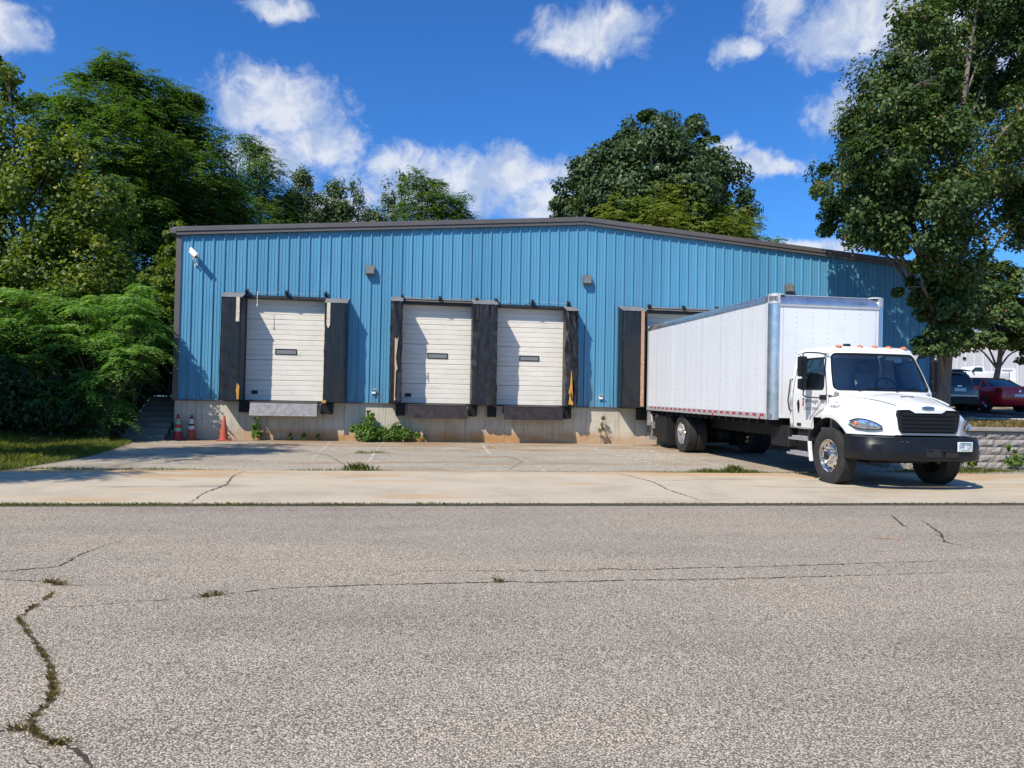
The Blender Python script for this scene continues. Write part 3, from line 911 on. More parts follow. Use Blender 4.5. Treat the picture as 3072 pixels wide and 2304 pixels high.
# battered headers left above the doors: brackets, wire and one rotten board
def header(d0, d1, label, board, wseed):
    rs = random.Random(wseed); cx = (d0 + d1) / 2
    t = thing('header_bracket_rail', label, 'bracket rail', (cx, -.1, 4.3), group='broken header rails over the doors')
    w = (d1 - d0) / 2
    for f in (-.92, 0.02, .95):
        mb = MB(); x = f * w
        mb.prism([(-.13 + .09, .03), (.05, .0), (.05, .16), (.02, .17), (-.10, .10)], 0, x - .045, x + .045)
        mb.build('bracket', 'black_frame', t, bevel=.005)
    x = -w * .9
    mb = MB(); pts = []
    while x < w:
        pts.append((x, .03 + rs.uniform(-.015, .01), .10 + rs.uniform(-.03, .03))); x += rs.uniform(.12, .3)
        if rs.random() < .3 and len(pts) > 2:
            mb.tube(pts, .006, 5); mb_new = pts[-1]; pts = [(x + .05, mb_new[1], mb_new[2] + rs.uniform(-.06, .06))]
    if len(pts) > 1:
        mb.tube(pts, .006, 5)
    mb.build('wire', 'galv', t)
    if board:
        mb = MB(); mb.prism([(.0, -.02), (.06, -.01), (.06, .06), (.01, .04)], 0, -w * 1.0, w * .96); mb.build('rotten_board', 'old_wood', t, bevel=.006)
        mb = MB(); mb.prism([(-.02, .045), (.06, .065), (.06, .085), (-.01, .06)], 0, -w * .85, w * .9); mb.build('torn_cover', 'pad_cap', t)
    return t


t = header(*DOORS[0], 'bent wire and brackets over the single door, a cord hanging down', False, 1)
mb = MB(); mb.tube([(-.80, -.1, .08), (-.80, -.12, -.02), (-.795, -.12, -.30)], .008, 6); mb.tube([(-.795, -.12, -.30), (-.795, -.12, -.36)], .018, 6); mb.build('pull_cord', 'white_plastic', t)
header(*DOORS[1], 'rotten brown header board with brackets above the torn narrow pad', True, 2)
header(*DOORS[2], 'wire and three brackets above the door with crumpled pad', False, 3)
header(*DOORS[3], 'twisted wires and split header board above the truck', True, 4)

# ------------------------------------------------------------------ dock levellers and bumpers
def leveller(cx, w, lipmat, label, drop):
    t = thing('dock_leveller', label, 'dock leveller', (cx, -.2, .95), group='edge of dock plates below the doors')
    mb = MB(); mb.prism([(-.30, .155), (.18, .185), (.18, .215), (-.30, .175)], 0, -w / 2, w / 2); mb.build('deck_plate', 'steel_dark', t, bevel=.004)
    lip = MB(); a = (-.315, .15); b = (-.40, .15 - drop)
    lip.prism([(a[0], a[1]), (a[0] - .022, a[1]), (b[0] - .022, b[1]), (b[0], b[1])], 0, -w / 2 - .02, w / 2 + .02)
    lp = lip.build('lip_plate', lipmat, t, bevel=.004)
    tr = MB(); n = int(w / .055)
    for r in range(6):
        for k in range(n):
            x = -w / 2 + .06 + (w - .12) * (k + .5 * (r % 2)) / n; f = (r + .8) / 7
            y = a[0] - .024 + (b[0] - a[0]) * f; z = a[1] - drop * f
            tr.add([(x - .014, y, z - .006), (x, y - .004, z), (x + .014, y, z + .006), (x, y - .001, z + .012)], [(0, 1, 3), (1, 2, 3)])
    tag(tr.build('tread_pattern', lipmat, lp), kind='stuff')
    mb = MB(); mb.tube([(-w / 2 - .03, -.31, .165), (w / 2 + .03, -.31, .165)], .022, 8); mb.build('hinge_bar', 'steel_dark', t, smooth=40)
    mb = MB()
    for x in (-w / 2 + .05, 0, w / 2 - .05):
        mb.box(x - .03, x + .03, -.28, .22, -.05, .15)
    mb.build('support_arm', 'steel_dark', t)
    return t


leveller(2.80, 1.86, 'steel_plate', 'silver tread plate leveller under the single door', .37)
leveller(7.27, 1.74, 'steel_dark', 'brown steel leveller under the door with the rotten header', .37)
leveller(10.18, 1.78, 'steel_dark', 'brown steel leveller under the door with crumpled pad', .37)
leveller(15.07, 1.86, 'steel_dark', 'dark steel leveller behind the parked truck', .30)


def bumper_block(x, z, w, h, d, label, tilt=0.0):
    t = thing('dock_bumper', label, 'bumper', (x, -.0, z), group='black rubber dock bumpers')
    t.rotation_euler = (0, tilt, 0)
    n = 7
    for k in range(n):
        mb = MB(); a = -w / 2 + w * k / n
        j = random.uniform(-.008, .008)
        mb.box(a + .002, a + w / n - .002, -d + j, .02, -h / 2 + j, h / 2 + j); mb.build('rubber_leaf', 'rubber', t, bevel=.006)
    for z_ in (-h * .28, h * .28):
        mb = MB(); mb.tube([(-w / 2 - .02, -d * .55, z_), (w / 2 + .02, -d * .55, z_)], .012, 6); mb.build('tie_rod', 'steel_dark', t)
    return t


random.seed(8)
bumper_block(1.62, .99, .26, .34, .27, 'black rubber bumper at the left end of the silver leveller')
bumper_block(4.00, .97, .34, .34, .30, 'black rubber bumper at the right end of the silver leveller', .05)
bumper_block(6.16, .97, .28, .36, .26, 'black rubber bumper below the torn narrow pad')
bumper_block(8.36, .97, .26, .34, .26, 'black rubber bumper below the wide wrinkled pad, on its left side')
bumper_block(8.95, .95, .26, .32, .26, 'black rubber bumper below the wide wrinkled pad, on its right side')
bumper_block(11.28, .95, .30, .36, .26, 'black rubber bumper below the crumpled pad')
bumper_block(13.72, .95, .26, .36, .26, 'black rubber bumper behind the truck liftgate')

# ------------------------------------------------------------------ fittings on the wall
def wall_light(x, z, label):
    t = thing('wall_light', label, 'light', (x, 0, z), group='box lights high on the blue wall')
    mb = MB(); mb.prism([(-.035, -.13), (-.035, .16), (-.12, .165), (-.20, .06), (-.20, -.10), (-.17, -.14)], 0, -.135, .135); mb.build('housing', 'light_bronze', t, bevel=.012)
    mb = MB(); mb.prism([(-.203, -.09), (-.203, .04), (-.206, .04), (-.206, -.09)], 0, -.11, .11); mb.build('lens', 'lens_grey', t)
    mb = MB(); mb.box(-.07, .07, -.034, -.0, -.09, .09); mb.build('back_plate', 'light_bronze', t)


wall_light(5.17, 5.15, 'brown box light on the wall between the single door and the torn pad')
wall_light(11.90, 5.14, 'brown box light on the wall above the crumpled pad')
wall_light(18.70, 5.15, 'brown box light on the wall showing above the truck box')

t = thing('security_camera', 'white bullet camera on a bracket near the wall corner', 'camera', (0.06, -.04, 5.36))
mb = MB(); mb.lathe([(-.02, .045), (0.0, .05), (.02, .045)], 1, (.07, .02, -.24), 16); mb.build('mount', 'white_plastic', t, smooth=40)
mb = MB(); mb.tube([(.07, .0, -.24), (.06, -.10, -.20), (.03, -.16, -.10), (.02, -.17, -.02)], .022, 8); mb.build('arm', 'white_plastic', t, smooth=40)
d = Vector((.30, -.30, -.26)).normalized(); a = Vector((-.05, -.14, .12)); b = a + d * .36
mb = MB(); mb.tube([a, a + d * .02, b - d * .01, b], [.05, .065, .065, .06], 14); bd = mb.build('housing', 'white_plastic', t, smooth=40)
mb = MB(); mb.tube([b + d * .001, b + d * .004], .045, 14); mb.build('lens', 'black_plastic', bd)
mb = MB(); mb.tube([a + Vector((0, 0, .075)), b + d * .05 + Vector((0, 0, .07))], [.05, .045], 10); mb.build('sun_shield', 'white_plastic', t, smooth=40)

for x, z, lb in ((5.36, 1.49, 'small white outlet box low on the wall beside the torn pad'), (12.42, 1.46, 'small outlet box with flipped cover near the orange striped pad')):
    t = thing('outlet_box', lb, 'outlet', (x, 0, z))
    mb = MB(); mb.box(-.055, .055, -.10, -.0, -.06, .05); mb.build('box', 'white_plastic', t, bevel=.008)
    mb = MB(); mb.prism([(-.105, .02), (-.15, .075), (-.145, .085), (-.09, .05)], 0, -.06, .06); mb.build('cover', 'galv', t)

# ------------------------------------------------------------------ the box truck (nose towards the road)
TX, TY = 15.08, -6.0
truck = thing('box_truck', 'white box truck with day cab backed up to the loading dock', 'truck', (TX, TY, gz(TY)))
truck.rotation_euler = (math.atan(S), 0, 0)


def tp(mb, name, mat, parent=None, **kw):
    mb.v = [(x, y - TY, z) for x, y, z in mb.v]
    return mb.build(name, mat, parent or truck, **kw)


BY0, BY1 = -8.56, -0.50          # box front / rear
BZ0, BZ1, BZ2, BZ3 = 1.10, 1.24, 3.57, 3.74
BH = 1.30
RC = 0.17                        # radius of the corner posts
# side panels, each sheet proud of the next by a hair
npan = 7
pl = (BY1 - .05 - (BY0 + RC)) / npan
for s in (-1, 1):
    for k in range(npan):
        y0 = BY0 + RC + k * pl; o = .004 * (k % 2)
        mb = MB(); xo = s * (BH - .006 + o * .5); xi = s * (BH - .03)
        mb.box(min(xo, xi), max(xo, xi), y0 + .002, y0 + pl - .002, BZ1, BZ2)
        tp(mb, 'side_panel', 'box_white')
    rv = MB()
    y = BY0 + RC + .1; col = 0
    while y < BY1 - .1:
        n = 40 if col % 3 == 0 else 16
        for j in range(n):
            z = BZ1 + .05 + (BZ2 - BZ1 - .1) * j / (n - 1)
            rv.add([(s * (BH - .002), y - .011, z - .011), (s * (BH - .002), y + .011, z - .011), (s * (BH - .002), y + .011, z + .011), (s * (BH - .002), y - .011, z + .011), (s * (BH + .003), y, z)],
                   [(0, 1, 4), (1, 2, 4), (2, 3, 4), (3, 0, 4)])
        y += .385; col += 1
    tag(tp(rv, 'rivets', 'rivet'), kind='stuff')
    # rails
    mb = MB(); xa, xb = sorted((s * (BH - .07), s * (BH + .006)))
    mb.prism([(xa, BZ0), (xb, BZ0), (xb, BZ1), (xa, BZ1)], 1, BY0 + RC, BY1)
    tp(mb, 'bottom_rail', 'cast_alu', bevel=.006)
    mb = MB()
    mb.prism([(s * (BH + .004), BZ2), (s * (BH + .006), BZ2 + .05), (s * (BH - .01), BZ3 - .05), (s * (BH - .06), BZ3 - .008), (s * (BH - .12), BZ3), (s * (BH - .12), BZ2)], 1, BY0 + RC + .12, BY1)
    tp(mb, 'top_rail', 'aluminium', smooth=50)
    # quarter round front posts
    for nm, z0, z1, r, mat in (('corner_post', BZ0, BZ2 - .03, RC, 'aluminium'), ('corner_casting', BZ2 - .03, BZ3 - .02, RC + .008, 'cast_alu')):
        arc = [(s * (BH - RC + r * math.cos(a)), BY0 + RC - r * math.sin(a)) for a in [math.pi / 2 * k / 10 for k in range(11)]]
        inner = [(s * (BH - RC - .01), BY0 + RC - r), (s * (BH - RC - .01), BY0 + RC + .02), (s * (BH - RC + r), BY0 + RC + .02)]
        mb = MB(); mb.prism(arc + inner, 2, z0, z1); tp(mb, nm, mat, smooth=40)
    # dome cap over the corner
    rings = []
    for k in range(6):
        a = math.pi / 2 * k / 5 * .95; rr = (RC + .012) * math.cos(a); zz = BZ3 - .02 + .05 * math.sin(a)
        rings.append([(s * (BH - RC) + rr * math.cos(b) * (1.0), BY0 + RC + rr * math.sin(b), zz) for b in [2 * math.pi * j / 20 for j in range(20)]])
    mb = MB(); mb.loft(rings); tp(mb, 'corner_cap', 'cast_alu', smooth=50)
# badge on the corner casting, facing the front corner
mb = MB(); c45 = Vector((-(BH - RC) - (RC + .010) * .707, BY0 + RC - (RC + .010) * .707, 3.645)); e1 = Vector((.707, -.707, 0)); e2 = Vector((0, 0, 1)); en = Vector((-.707, -.707, 0))


def frame_pts(c, e1, e2, w, h):
    return [c - e1 * w - e2 * h, c + e1 * w - e2 * h, c + e1 * w + e2 * h, c - e1 * w + e2 * h]


for (w_, h_, dx, dz) in ((.085, .006, 0, .034), (.085, .006, 0, -.034), (.006, .028, -.079, 0), (.006, .028, .079, 0)):
    q = frame_pts(c45 + e1 * dx + e2 * dz, e1, e2, w_, h_)
    mb.add([p for p in q] + [p + en * .006 for p in q], [(4, 5, 6, 7), (0, 1, 5, 4), (1, 2, 6, 5), (2, 3, 7, 6), (3, 0, 4, 7)])
for dx in (-.04, 0, .04):
    q = frame_pts(c45 + e1 * dx, e1, e2, .014, .014)
    mb.add([p for p in q] + [p + en * .006 for p in q], [(4, 5, 6, 7), (0, 1, 5, 4), (1, 2, 6, 5), (2, 3, 7, 6), (3, 0, 4, 7)])
tp(mb, 'maker_badge', 'ink_dark')
# front wall and front top rail
mb = MB(); mb.box(-BH + RC + .002, BH - RC - .002, BY0 + .004, BY0 + .03, BZ1 - .1, BZ2 - .05); tp(mb, 'front_panel', 'box_white')
rv = MB()
for x in (-1.05, -.75, -.38, -.02, .34, .70, 1.06):
    n = 60 if abs(x) > 1 else 22
    for j in range(n):
        z = BZ1 + (BZ2 - .1 - BZ1) * j / (n - 1); y = BY0 + .002
        rv.add([(x - .008, y, z - .008), (x + .008, y, z - .008), (x + .008, y, z + .008), (x - .008, y, z + .008), (x, y - .004, z)], [(0, 1, 4), (1, 2, 4), (2, 3, 4), (3, 0, 4)])
tag(tp(rv, 'rivets', 'rivet'), kind='stuff')
rr = .20
arc = [(BY0 + rr - rr * math.cos(a), BZ3 - rr + rr * math.sin(a)) for a in [math.pi / 2 * k / 10 for k in range(11)]]
mb = MB(); mb.prism([(BY0 + .03, BZ2 - .075), (BY0 - .004, BZ2 - .075), (BY0 - .008, BZ3 - rr)] + arc + [(BY0 + rr, BZ2 - .075)], 0, -BH + RC - .005, BH - RC + .005)
tp(mb, 'front_top_rail', 'aluminium', smooth=50)
mb = MB(); mb.prism([(BY0 - .010, BZ2 - .09), (BY0 - .016, BZ2 - .09), (BY0 - .016, BZ2 - .045), (BY0 - .010, BZ2 - .045)], 0, -BH + RC, BH - RC); tp(mb, 'trim_strip', 'cast_alu')
mb = MB(); mb.box(-BH + .1, BH - .1, BY0 + .18, BY1 - .01, BZ3 - .012, BZ3 + .004); tp(mb, 'box_roof', 'box_white')
mb = MB(); mb.box(-BH + .035, BH - .035, BY0 + .05, BY1 - .02, BZ0 + .02, BZ1 - .02); tp(mb, 'box_floor', 'chassis')
# rear frame and door
mb = MB()
for x0, x1 in ((-BH, -BH + .1), (BH - .1, BH)):
    mb.box(x0, x1, BY1, BY1 + .05, BZ0, BZ3 - .02)
mb.box(-BH + .1, BH - .1, BY1, BY1 + .05, BZ2, BZ3 - .02)
tp(mb, 'rear_frame', 'cast_alu', bevel=.005)
mb = MB(); mb.box(-BH + .1, BH - .1, BY1 + .004, BY1 + .03, BZ1, BZ2); tp(mb, 'rear_door', 'box_white')
# red and white reflective tape
for s in (-1, 1):
    k = 0; y = BY0 + RC + .12
    mesh = None
    while y < BY1 - .2:
        mb = MB(); xa, xb = sorted((s * (BH + .006), s * (BH + .009)))
        if mesh is None:
            mb.box(xa, xb, 0, .17, BZ0 + .065, BZ0 + .115); o = mb.build('reflective_tape', 'tape_red', truck, loc=(0, y - TY, 0)); mesh = o.data
        else:
            link('reflective_tape', mesh, truck, loc=(0, y - TY, 0))
        y += .345; k += 1
    mb = MB(); mb.box(*sorted((s * (BH + .0062), s * (BH + .0085))), BY0 + RC + .05, BY1 - .05, BZ0 + .06, BZ0 + .064); tp(mb, 'tape_edge', 'rivet')
    for y in (-8.1, -5.6):
        mb = MB(); mb.box(*sorted((s * (BH + .006), s * (BH + .02))), y - .035, y + .035, BZ0 + .005, BZ0 + .05); tp(mb, 'marker_light', 'red_lens', bevel=.006)
# chassis
mb = MB()
for x in (-.43, .43):
    mb.box(x - .04, x + .04, -11.3, -1.0, .70, .98)
tp(mb, 'frame_rails', 'chassis')
mb = MB(); y = BY0 + .3
while y < BY1 - .2:
    mb.box(-1.24, 1.24, y - .04, y + .04, 1.0, 1.115); y += .41
tag(tp(mb, 'cross_members', 'chassis'), kind='stuff')
mb = MB(); mb.lathe([(-.62, .0), (-.62, .27), (-.58, .30), (.58, .30), (.62, .27), (.62, 0)], 1, (.85, -7.6, .72), 24); tp(mb, 'fuel_tank', 'black_plastic', smooth=40)
mb = MB(); mb.box(-1.02, -.55, -8.8, -8.05, .55, .98); tp(mb, 'battery_box', 'chassis', bevel=.02)
mb = MB(); mb.tube([(-.5, -8.7, .62), (-.62, -9.3, .6), (-.62, -9.9, .6)], .11, 12); tp(mb, 'air_tank', 'chassis', smooth=40)
mb = MB(); mb.lathe([(-.9, .045), (.9, .045)], 0, (0, -3.2, .52), 12); mb.lathe([(-.2, .12), (-.1, .22), (.1, .22), (.2, .12)], 0, (0, -3.2, .52), 16); tp(mb, 'rear_axle', 'chassis', smooth=40)
mb = MB(); mb.lathe([(-.9, .05), (.9, .05)], 0, (0, -10.5, .50), 12); mb.box(-.6, .6, -10.9, -10.1, .42, .8); tp(mb, 'front_axle', 'chassis')
mb = MB(); mb.box(-.42, .42, -11.2, -9.2, .45, .75); tp(mb, 'engine_sump', 'chassis', bevel=.05)
for s in (-1, 1):
    mb = MB(); mb.box(*sorted((s * .62, s * 1.25)), -2.30, -2.28, .14, 1.0); tp(mb, 'mud_flap', 'rubber')
# tuck-under liftgate
lg = MB(); lg.box(-1.17, 1.17, BY1 - .02, BY1 + .04, .98, 1.09); lgo = tp(lg, 'liftgate', 'galv', bevel=.008)
for s in (-1, 1):
    lg = MB(); lg.box(s * 1.22 - .05, s * 1.22 + .05, BY1 - .12, BY1 + .06, .62, 1.09); tp(lg, 'lift_post', 'galv', lgo, bevel=.008)
    lg = MB(); lg.prism([(-.95, .98), (-.70, .98), (-.50, .62), (-.62, .56)], 0, s * 1.05 - .03, s * 1.05 + .03); tp(lg, 'lift_brace', 'galv', lgo)
mb = MB(); mb.prism([(-1.25, .98), (-.72, .70), (-1.0, .30), (-1.55, .18), (-1.95, .20), (-1.95, .98)], 0, -1.18, 1.18); tp(mb, 'folded_platform', 'chassis', lgo, bevel=.01)
mb = MB()
for s in (-1, 1):
    mb.tube([(s * 1.2, -.62, 1.0), (s * 1.2, -.80, .62), (s * 1.2, -.72, .30)], .035, 8)
    mb.box(s * 1.18 - .06, s * 1.18 + .06, -.95, -.78, .55, .75)
    mb.box(s * 1.18 - .07, s * 1.18 + .07, -.85, -.62, .20, .30)
tp(mb, 'lift_arm', 'steel_plate', lgo)
mb = MB(); mb.tube([(-1.24, BY1 + .03, .64), (-1.24, BY1 + .03, .42), (-1.12, BY1 + .03, .42), (-1.12, BY1 + .03, .64)], .018, 6); tp(mb, 'step_loop', 'steel_dark', lgo)


# wheels -------------------------------------------------------------
def tyre_profile(w, Rr):
    h = w / 2; p = [(h * .78, .30), (h * .96, .36), (h, .42), (h * .97, Rr - .035), (h * .86, Rr - .004)]
    for g in (.55, .2):
        p += [(h * (g + .06), Rr), (h * (g + .055), Rr - .012), (h * (g - .055), Rr - .012), (h * (g - .06), Rr)]
    return p + [(-a, b) for a, b in reversed(p)]


def wheel(cx, cy, side, style):
    """side -1: outer face towards -x"""
    Rr = .52
    root = MB(); root.lathe([(side * -a, b) for a, b in tyre_profile(.28, Rr)], 0, (cx, cy, Rr - .005), 56, closed_prof=True)
    ty_ = tp(root, 'wheel', 'tyre', smooth=35)
    o = side
    z = Rr - .005
    rim = MB()
    if style == 'front':
        rim.lathe([(o * .118, .300), (o * .125, .306), (o * .120, .288), (o * .085, .275), (o * .050, .268), (o * .070, .235), (o * .085, .19), (o * .098, .15), (o * .098, .125), (o * .135, .112), (o * .150, .09), (o * .155, .001)], 0, (cx, cy, z), 40, cap=False)
        tp(rim, 'rim', 'polished', ty_, smooth=35)
        hb = MB()
        for k in range(10):
            a = 2 * math.pi * (k + .5) / 10; r0 = .222
            c = Vector((cx + o * .0765, cy + r0 * math.cos(a), z + r0 * math.sin(a))); nr = Vector((0, math.cos(a), math.sin(a))); tg = Vector((0, -math.sin(a), math.cos(a)))
            nv = (Vector((o, 0, 0)) + nr * .25).normalized()
            ring = [c + nv * .0045 + (nr * math.cos(b) + tg * math.sin(b)) * .031 for b in [2 * math.pi * j / 12 for j in range(12)]]
            hb.add(ring, [tuple(range(12))])
        tag(tp(hb, 'hand_holes', 'black_matt', ty_), kind='stuff')
        nb = MB()
        for k in range(10):
            a = 2 * math.pi * k / 10
            nb.lathe([(o * .095, .020), (o * .135, .018), (o * .150, .010)], 0, (cx, cy + .1425 * math.cos(a), z + .1425 * math.sin(a)), 6)
        tag(tp(nb, 'lug_nuts', 'steel_plate', ty_), kind='stuff')
        cp = MB(); cp.lathe([(o * .150, .075), (o * .175, .07), (o * .18, .05), (o * .18, .0)], 0, (cx, cy, z), 16); tp(cp, 'hub_cap', 'steel_dark', ty_, smooth=40)
    else:
        rim.lathe([(o * .130, .300), (o * .138, .306), (o * .128, .286), (o * .05, .272), (-o * .03, .265), (-o * .05, .24), (-o * .055, .15), (-o * .03, .13), (o * .06, .115), (o * .08, .10), (o * .08, .001)], 0, (cx, cy, z), 40, cap=False)
        tp(rim, 'rim', 'polished', ty_, smooth=35)
        nb = MB()
        for k in range(10):
            a = 2 * math.pi * k / 10
            nb.lathe([(-o * .055, .018), (-o * .01, .016)], 0, (cx, cy + .18 * math.cos(a), z + .18 * math.sin(a)), 6)
        tag(tp(nb, 'lug_nuts', 'steel_plate', ty_), kind='stuff')
    return ty_


FWY, RWY = -10.50, -3.20
for s in (-1, 1):
    wheel(s * 1.02, FWY, s, 'front')
    wheel(s * 1.06, RWY, s, 'rear')
    wheel(s * .772, RWY, s, 'rear')

# hood --------------------------------------------------------------
HY = [-10.28, -10.42, -10.6, -10.78, -10.95, -11.08, -11.2, -11.32, -11.42, -11.5, -11.56, -11.60, -11.625]
CT = {  # y: low half width, shoulder (hw,z), edge (hw,z), centre z
    'y': [-10.28, -10.6, -10.9, -11.15, -11.35, -11.5, -11.58, -11.625],
    'hl': [1.165, 1.170, 1.165, 1.115, .965, .790, .690, .615],
    'sh': [1.150, 1.145, 1.125, 1.055, .920, .765, .675, .600],
    'sz': [1.300, 1.320, 1.305, 1.265, 1.255, 1.260, 1.260, 1.25],
    'eh': [.970, .885, .805, .725, .655, .610, .575, .530],
    'ez': [1.620, 1.585, 1.540, 1.490, 1.450, 1.415, 1.390, 1.350],
    'cz': [1.720, 1.695, 1.660, 1.610, 1.560, 1.510, 1.475, 1.410]}
yy_ = np.array(CT['y'])[::-1]


def ct(k, y):
    return float(np.interp(y, yy_, np.array(CT[k])[::-1]))


AR, ACY, ACZ = .70, FWY, .515


def low_edge(y):
    dy = abs(y - ACY)
    arch = ACZ + math.sqrt(max(0, AR * AR - dy * dy)) if dy < AR else 0
    return max(.955, arch)


def hood_section(y, n=7):
    hl, sh, sz, eh, ez, cz = (ct(k, y) for k in ('hl', 'sh', 'sz', 'eh', 'ez', 'cz'))
    zl = low_edge(y)
    zm = zl + (sz - zl) * .55
    half = [(-hl, zl), (-hl, zm), (-sh, max(sz, zl + .04)), (-(sh * .45 + eh * .55), sz * .42 + ez * .58), (-eh, ez), (-eh * .55, ez * .35 + cz * .65 + .006), (0, cz)]
    half = [(p.x, p.y) for p in catmull([(a, b, 0) for a, b in half], 4)]
    return half + [(-a, b) for a, b in reversed(half[:-1])]


ys_h = sorted(set(HY + list(np.linspace(-11.18, -10.28, 22))), reverse=True)
rings = [[(x, y, z) for x, z in hood_section(y)] for y in ys_h]
mb = MB(); mb.loft(rings, closed=False)
last = rings[-1]; m = len(last)
inner = [(x * .96, -11.64, (z - 1.18) * .96 + 1.18) for x, y, z in last]
mb.loft([last, inner], closed=False)
mb.add(inner, [tuple(range(m))])
hood = tp(mb, 'hood', 'truck_white', smooth=42)
# inward lip of the wheel arch and dark liner
for s in (-1, 1):
    mb = MB()
    arc = [(ACY + AR * math.cos(a), ACZ + AR * math.sin(a)) for a in [math.pi * k / 24 for k in range(0, 25)]]
    ring = []
    for (y, z) in arc:
        if z < .56:
            z = .56
        ring.append([(s * 1.16, y, z), (s * .98, y, z - .0), (s * .72, y, z - .01)])
    mb.loft(ring, closed=False); tp(mb, 'wheel_well', 'black_matt', smooth=60)
    mb = MB(); mb.prism([(-9.80, .74), (-9.82, .58), (-9.87, .36), (-9.93, .36), (-9.88, .58), (-9.86, .74)], 0, *sorted((s * 1.10, s * 1.165))); tp(mb, 'splash_guard', 'truck_white', bevel=.01)
    mb = MB(); mb.prism([(-9.80, .97), (-9.80, .745), (-9.86, .745), (-9.88, .97)], 0, *sorted((s * 1.0, s * 1.15))); tp(mb, 'fender_liner', 'black_matt')
    # cowl side between hood and door
    # crease running up the hood
    mb = MB(); pts = catmull([(s * .50, -11.50, 1.505), (s * .60, -11.15, 1.575), (s * .74, -10.75, 1.625), (s * .84, -10.40, 1.66)], 8)
    mb.tube([p - Vector((0, 0, .012)) for p in pts], [.014] * len(pts), 6); tp(mb, 'hood_crease', 'truck_white', hood, smooth=60)
    # headlamp
    top = [(-1.125, -11.12, 1.185), (-1.07, -11.24, 1.225), (-.97, -11.365, 1.215), (-.86, -11.465, 1.165), (-.775, -11.53, 1.10)]
    bot = [(-1.13, -11.10, 1.12), (-1.075, -11.23, 1.06), (-.97, -11.365, 1.045), (-.86, -11.465, 1.045), (-.77, -11.535, 1.06)]
    T2, B2 = catmull(top, 5), catmull(bot, 5)
    off = Vector((-.35, -.9, 0)) * .018
    def mir(p): return (s * -p.x, p.y, p.z)
    mb = MB(); mb.loft([[mir(a + off * .3), mir(a.lerp(b, .5) + off * 1.6), mir(b + off * .3)] for a, b in zip(T2, B2)], closed=False)
    hl = tp(mb, 'headlight', 'headlamp', smooth=60)
    mb = MB(); mb.tube([mir(p + off) for p in T2] , .008, 6); mb.tube([mir(p + off) for p in B2], .008, 6); tp(mb, 'bezel', 'black_plastic', hl)
    am = MB(); cl = T2[5].lerp(B2[5], .5) + off * 1.9
    am.lathe([(0, .040), (-.012, .032), (-.016, .0)], 1, mir(cl), 14); tp(am, 'turn_signal', 'amber', hl, smooth=60)
    am = MB(); cl = T2[11].lerp(B2[11], .5) + off * 1.9
    am.lathe([(0, .052), (-.01, .045), (-.006, .03), (.0, .0)], 1, mir(cl), 14); tp(am, 'reflector_bowl', 'chrome', hl, smooth=60)
# grille
def grille_outline(sc=1.0):
    p = [(-.50, 1.00), (-.545, 1.06), (-.585, 1.30), (-.565, 1.375), (-.53, 1.395), (-.36, 1.40), (-.30, 1.365), (-.26, 1.345), (.26, 1.345), (.30, 1.365), (.36, 1.40), (.53, 1.395), (.565, 1.375), (.585, 1.30), (.545, 1.06), (.50, 1.00)]
    return [(x * sc, (z - 1.19) * sc + 1.19) for x, z in p]


mb = MB(); go, gi = grille_outline(1.0), grille_outline(.94); n = len(go)
mb.loft([[(x, -11.60, z) for x, z in go], [(x, -11.672, z) for x, z in go], [(x, -11.672, z) for x, z in gi], [(x, -11.648, z) for x, z in gi]], cap=False)
gr = tp(mb, 'grille', 'black_plastic', smooth=30)
mb = MB(); mb.add([(x, -11.648, z) for x, z in gi], [tuple(range(n))]); tp(mb, 'grille_mesh', 'black_matt', gr)
for k in range(5):
    z = 1.045 + k * .068; w = float(np.interp(z, [1.0, 1.06, 1.30, 1.4], [.47, .51, .54, .52])) * .94
    mb = MB(); mb.prism([(-11.650, z - .012), (-11.668, z - .018), (-11.668, z + .004), (-11.650, z + .012)], 0, -w, w); tp(mb, 'grille_slat', 'black_plastic', gr)
mb = MB(); mb.lathe([(0, .1), (-.012, .1), (-.016, .09)], 1, (0, 0, 0), 28)
mb.v = [(x * 1.25, y - 11.640, z * .32 + 1.432) for x, y, z in mb.v]; bd = tp(mb, 'hood_badge', 'chrome', smooth=40)
mb = MB(); mb.lathe([(0, .088), (-.004, .088)], 1, (0, 0, 0), 28)
mb.v = [(x * 1.25, y - 11.6555, z * .26 + 1.432) for x, y, z in mb.v]; tp(mb, 'badge_field', 'ink_blue', bd)
mb = MB(); mb.box(-.12, .12, -11.10, -11.08, 1.60, 1.63); tp(mb, 'hood_vent', 'black_plastic')

# bumper -------------------------------------------------------------
plan = catmull([(-1.165, -11.02, 0), (-1.165, -11.30, 0), (-1.06, -11.56, 0), (-.80, -11.70, 0), (-.4, -11.765, 0), (0, -11.78, 0)], 5)
plan = plan + [Vector((-p.x, p.y, 0)) for p in reversed(plan[:-1])]
secs = []
for p in plan:
    nx = Vector((p.x * .25, 0, 0))
    inn = Vector((p.x * .93, p.y + .10, 0))
    secs.append([(inn.x, inn.y, .56), (p.x * .99, p.y + .02, .53), (p.x, p.y, .57), (p.x, p.y, .80), (p.x * .995, p.y + .012, .815), (p.x * .985, p.y + .03, .925), (inn.x, inn.y, .935)])
mb = MB(); mb.loft(secs, closed=True, cap=True); bump = tp(mb, 'bumper', 'black_plastic', smooth=40)
mb = MB(); mb.box(-.12, .16, -11.795, -11.70, .60, .735); tp(mb, 'bumper_opening', 'black_matt', bump)
mb = MB(); mb.box(.24, .48, -11.79, -11.70, .60, .70); tp(mb, 'bumper_opening', 'black_matt', bump)
for x in (-.1, .14, .3):
    mb = MB(); mb.tube([(x, -11.80, .72), (x + .10, -11.805, .72)], .010, 6); tp(mb, 'tow_pin', 'steel_dark', bump)
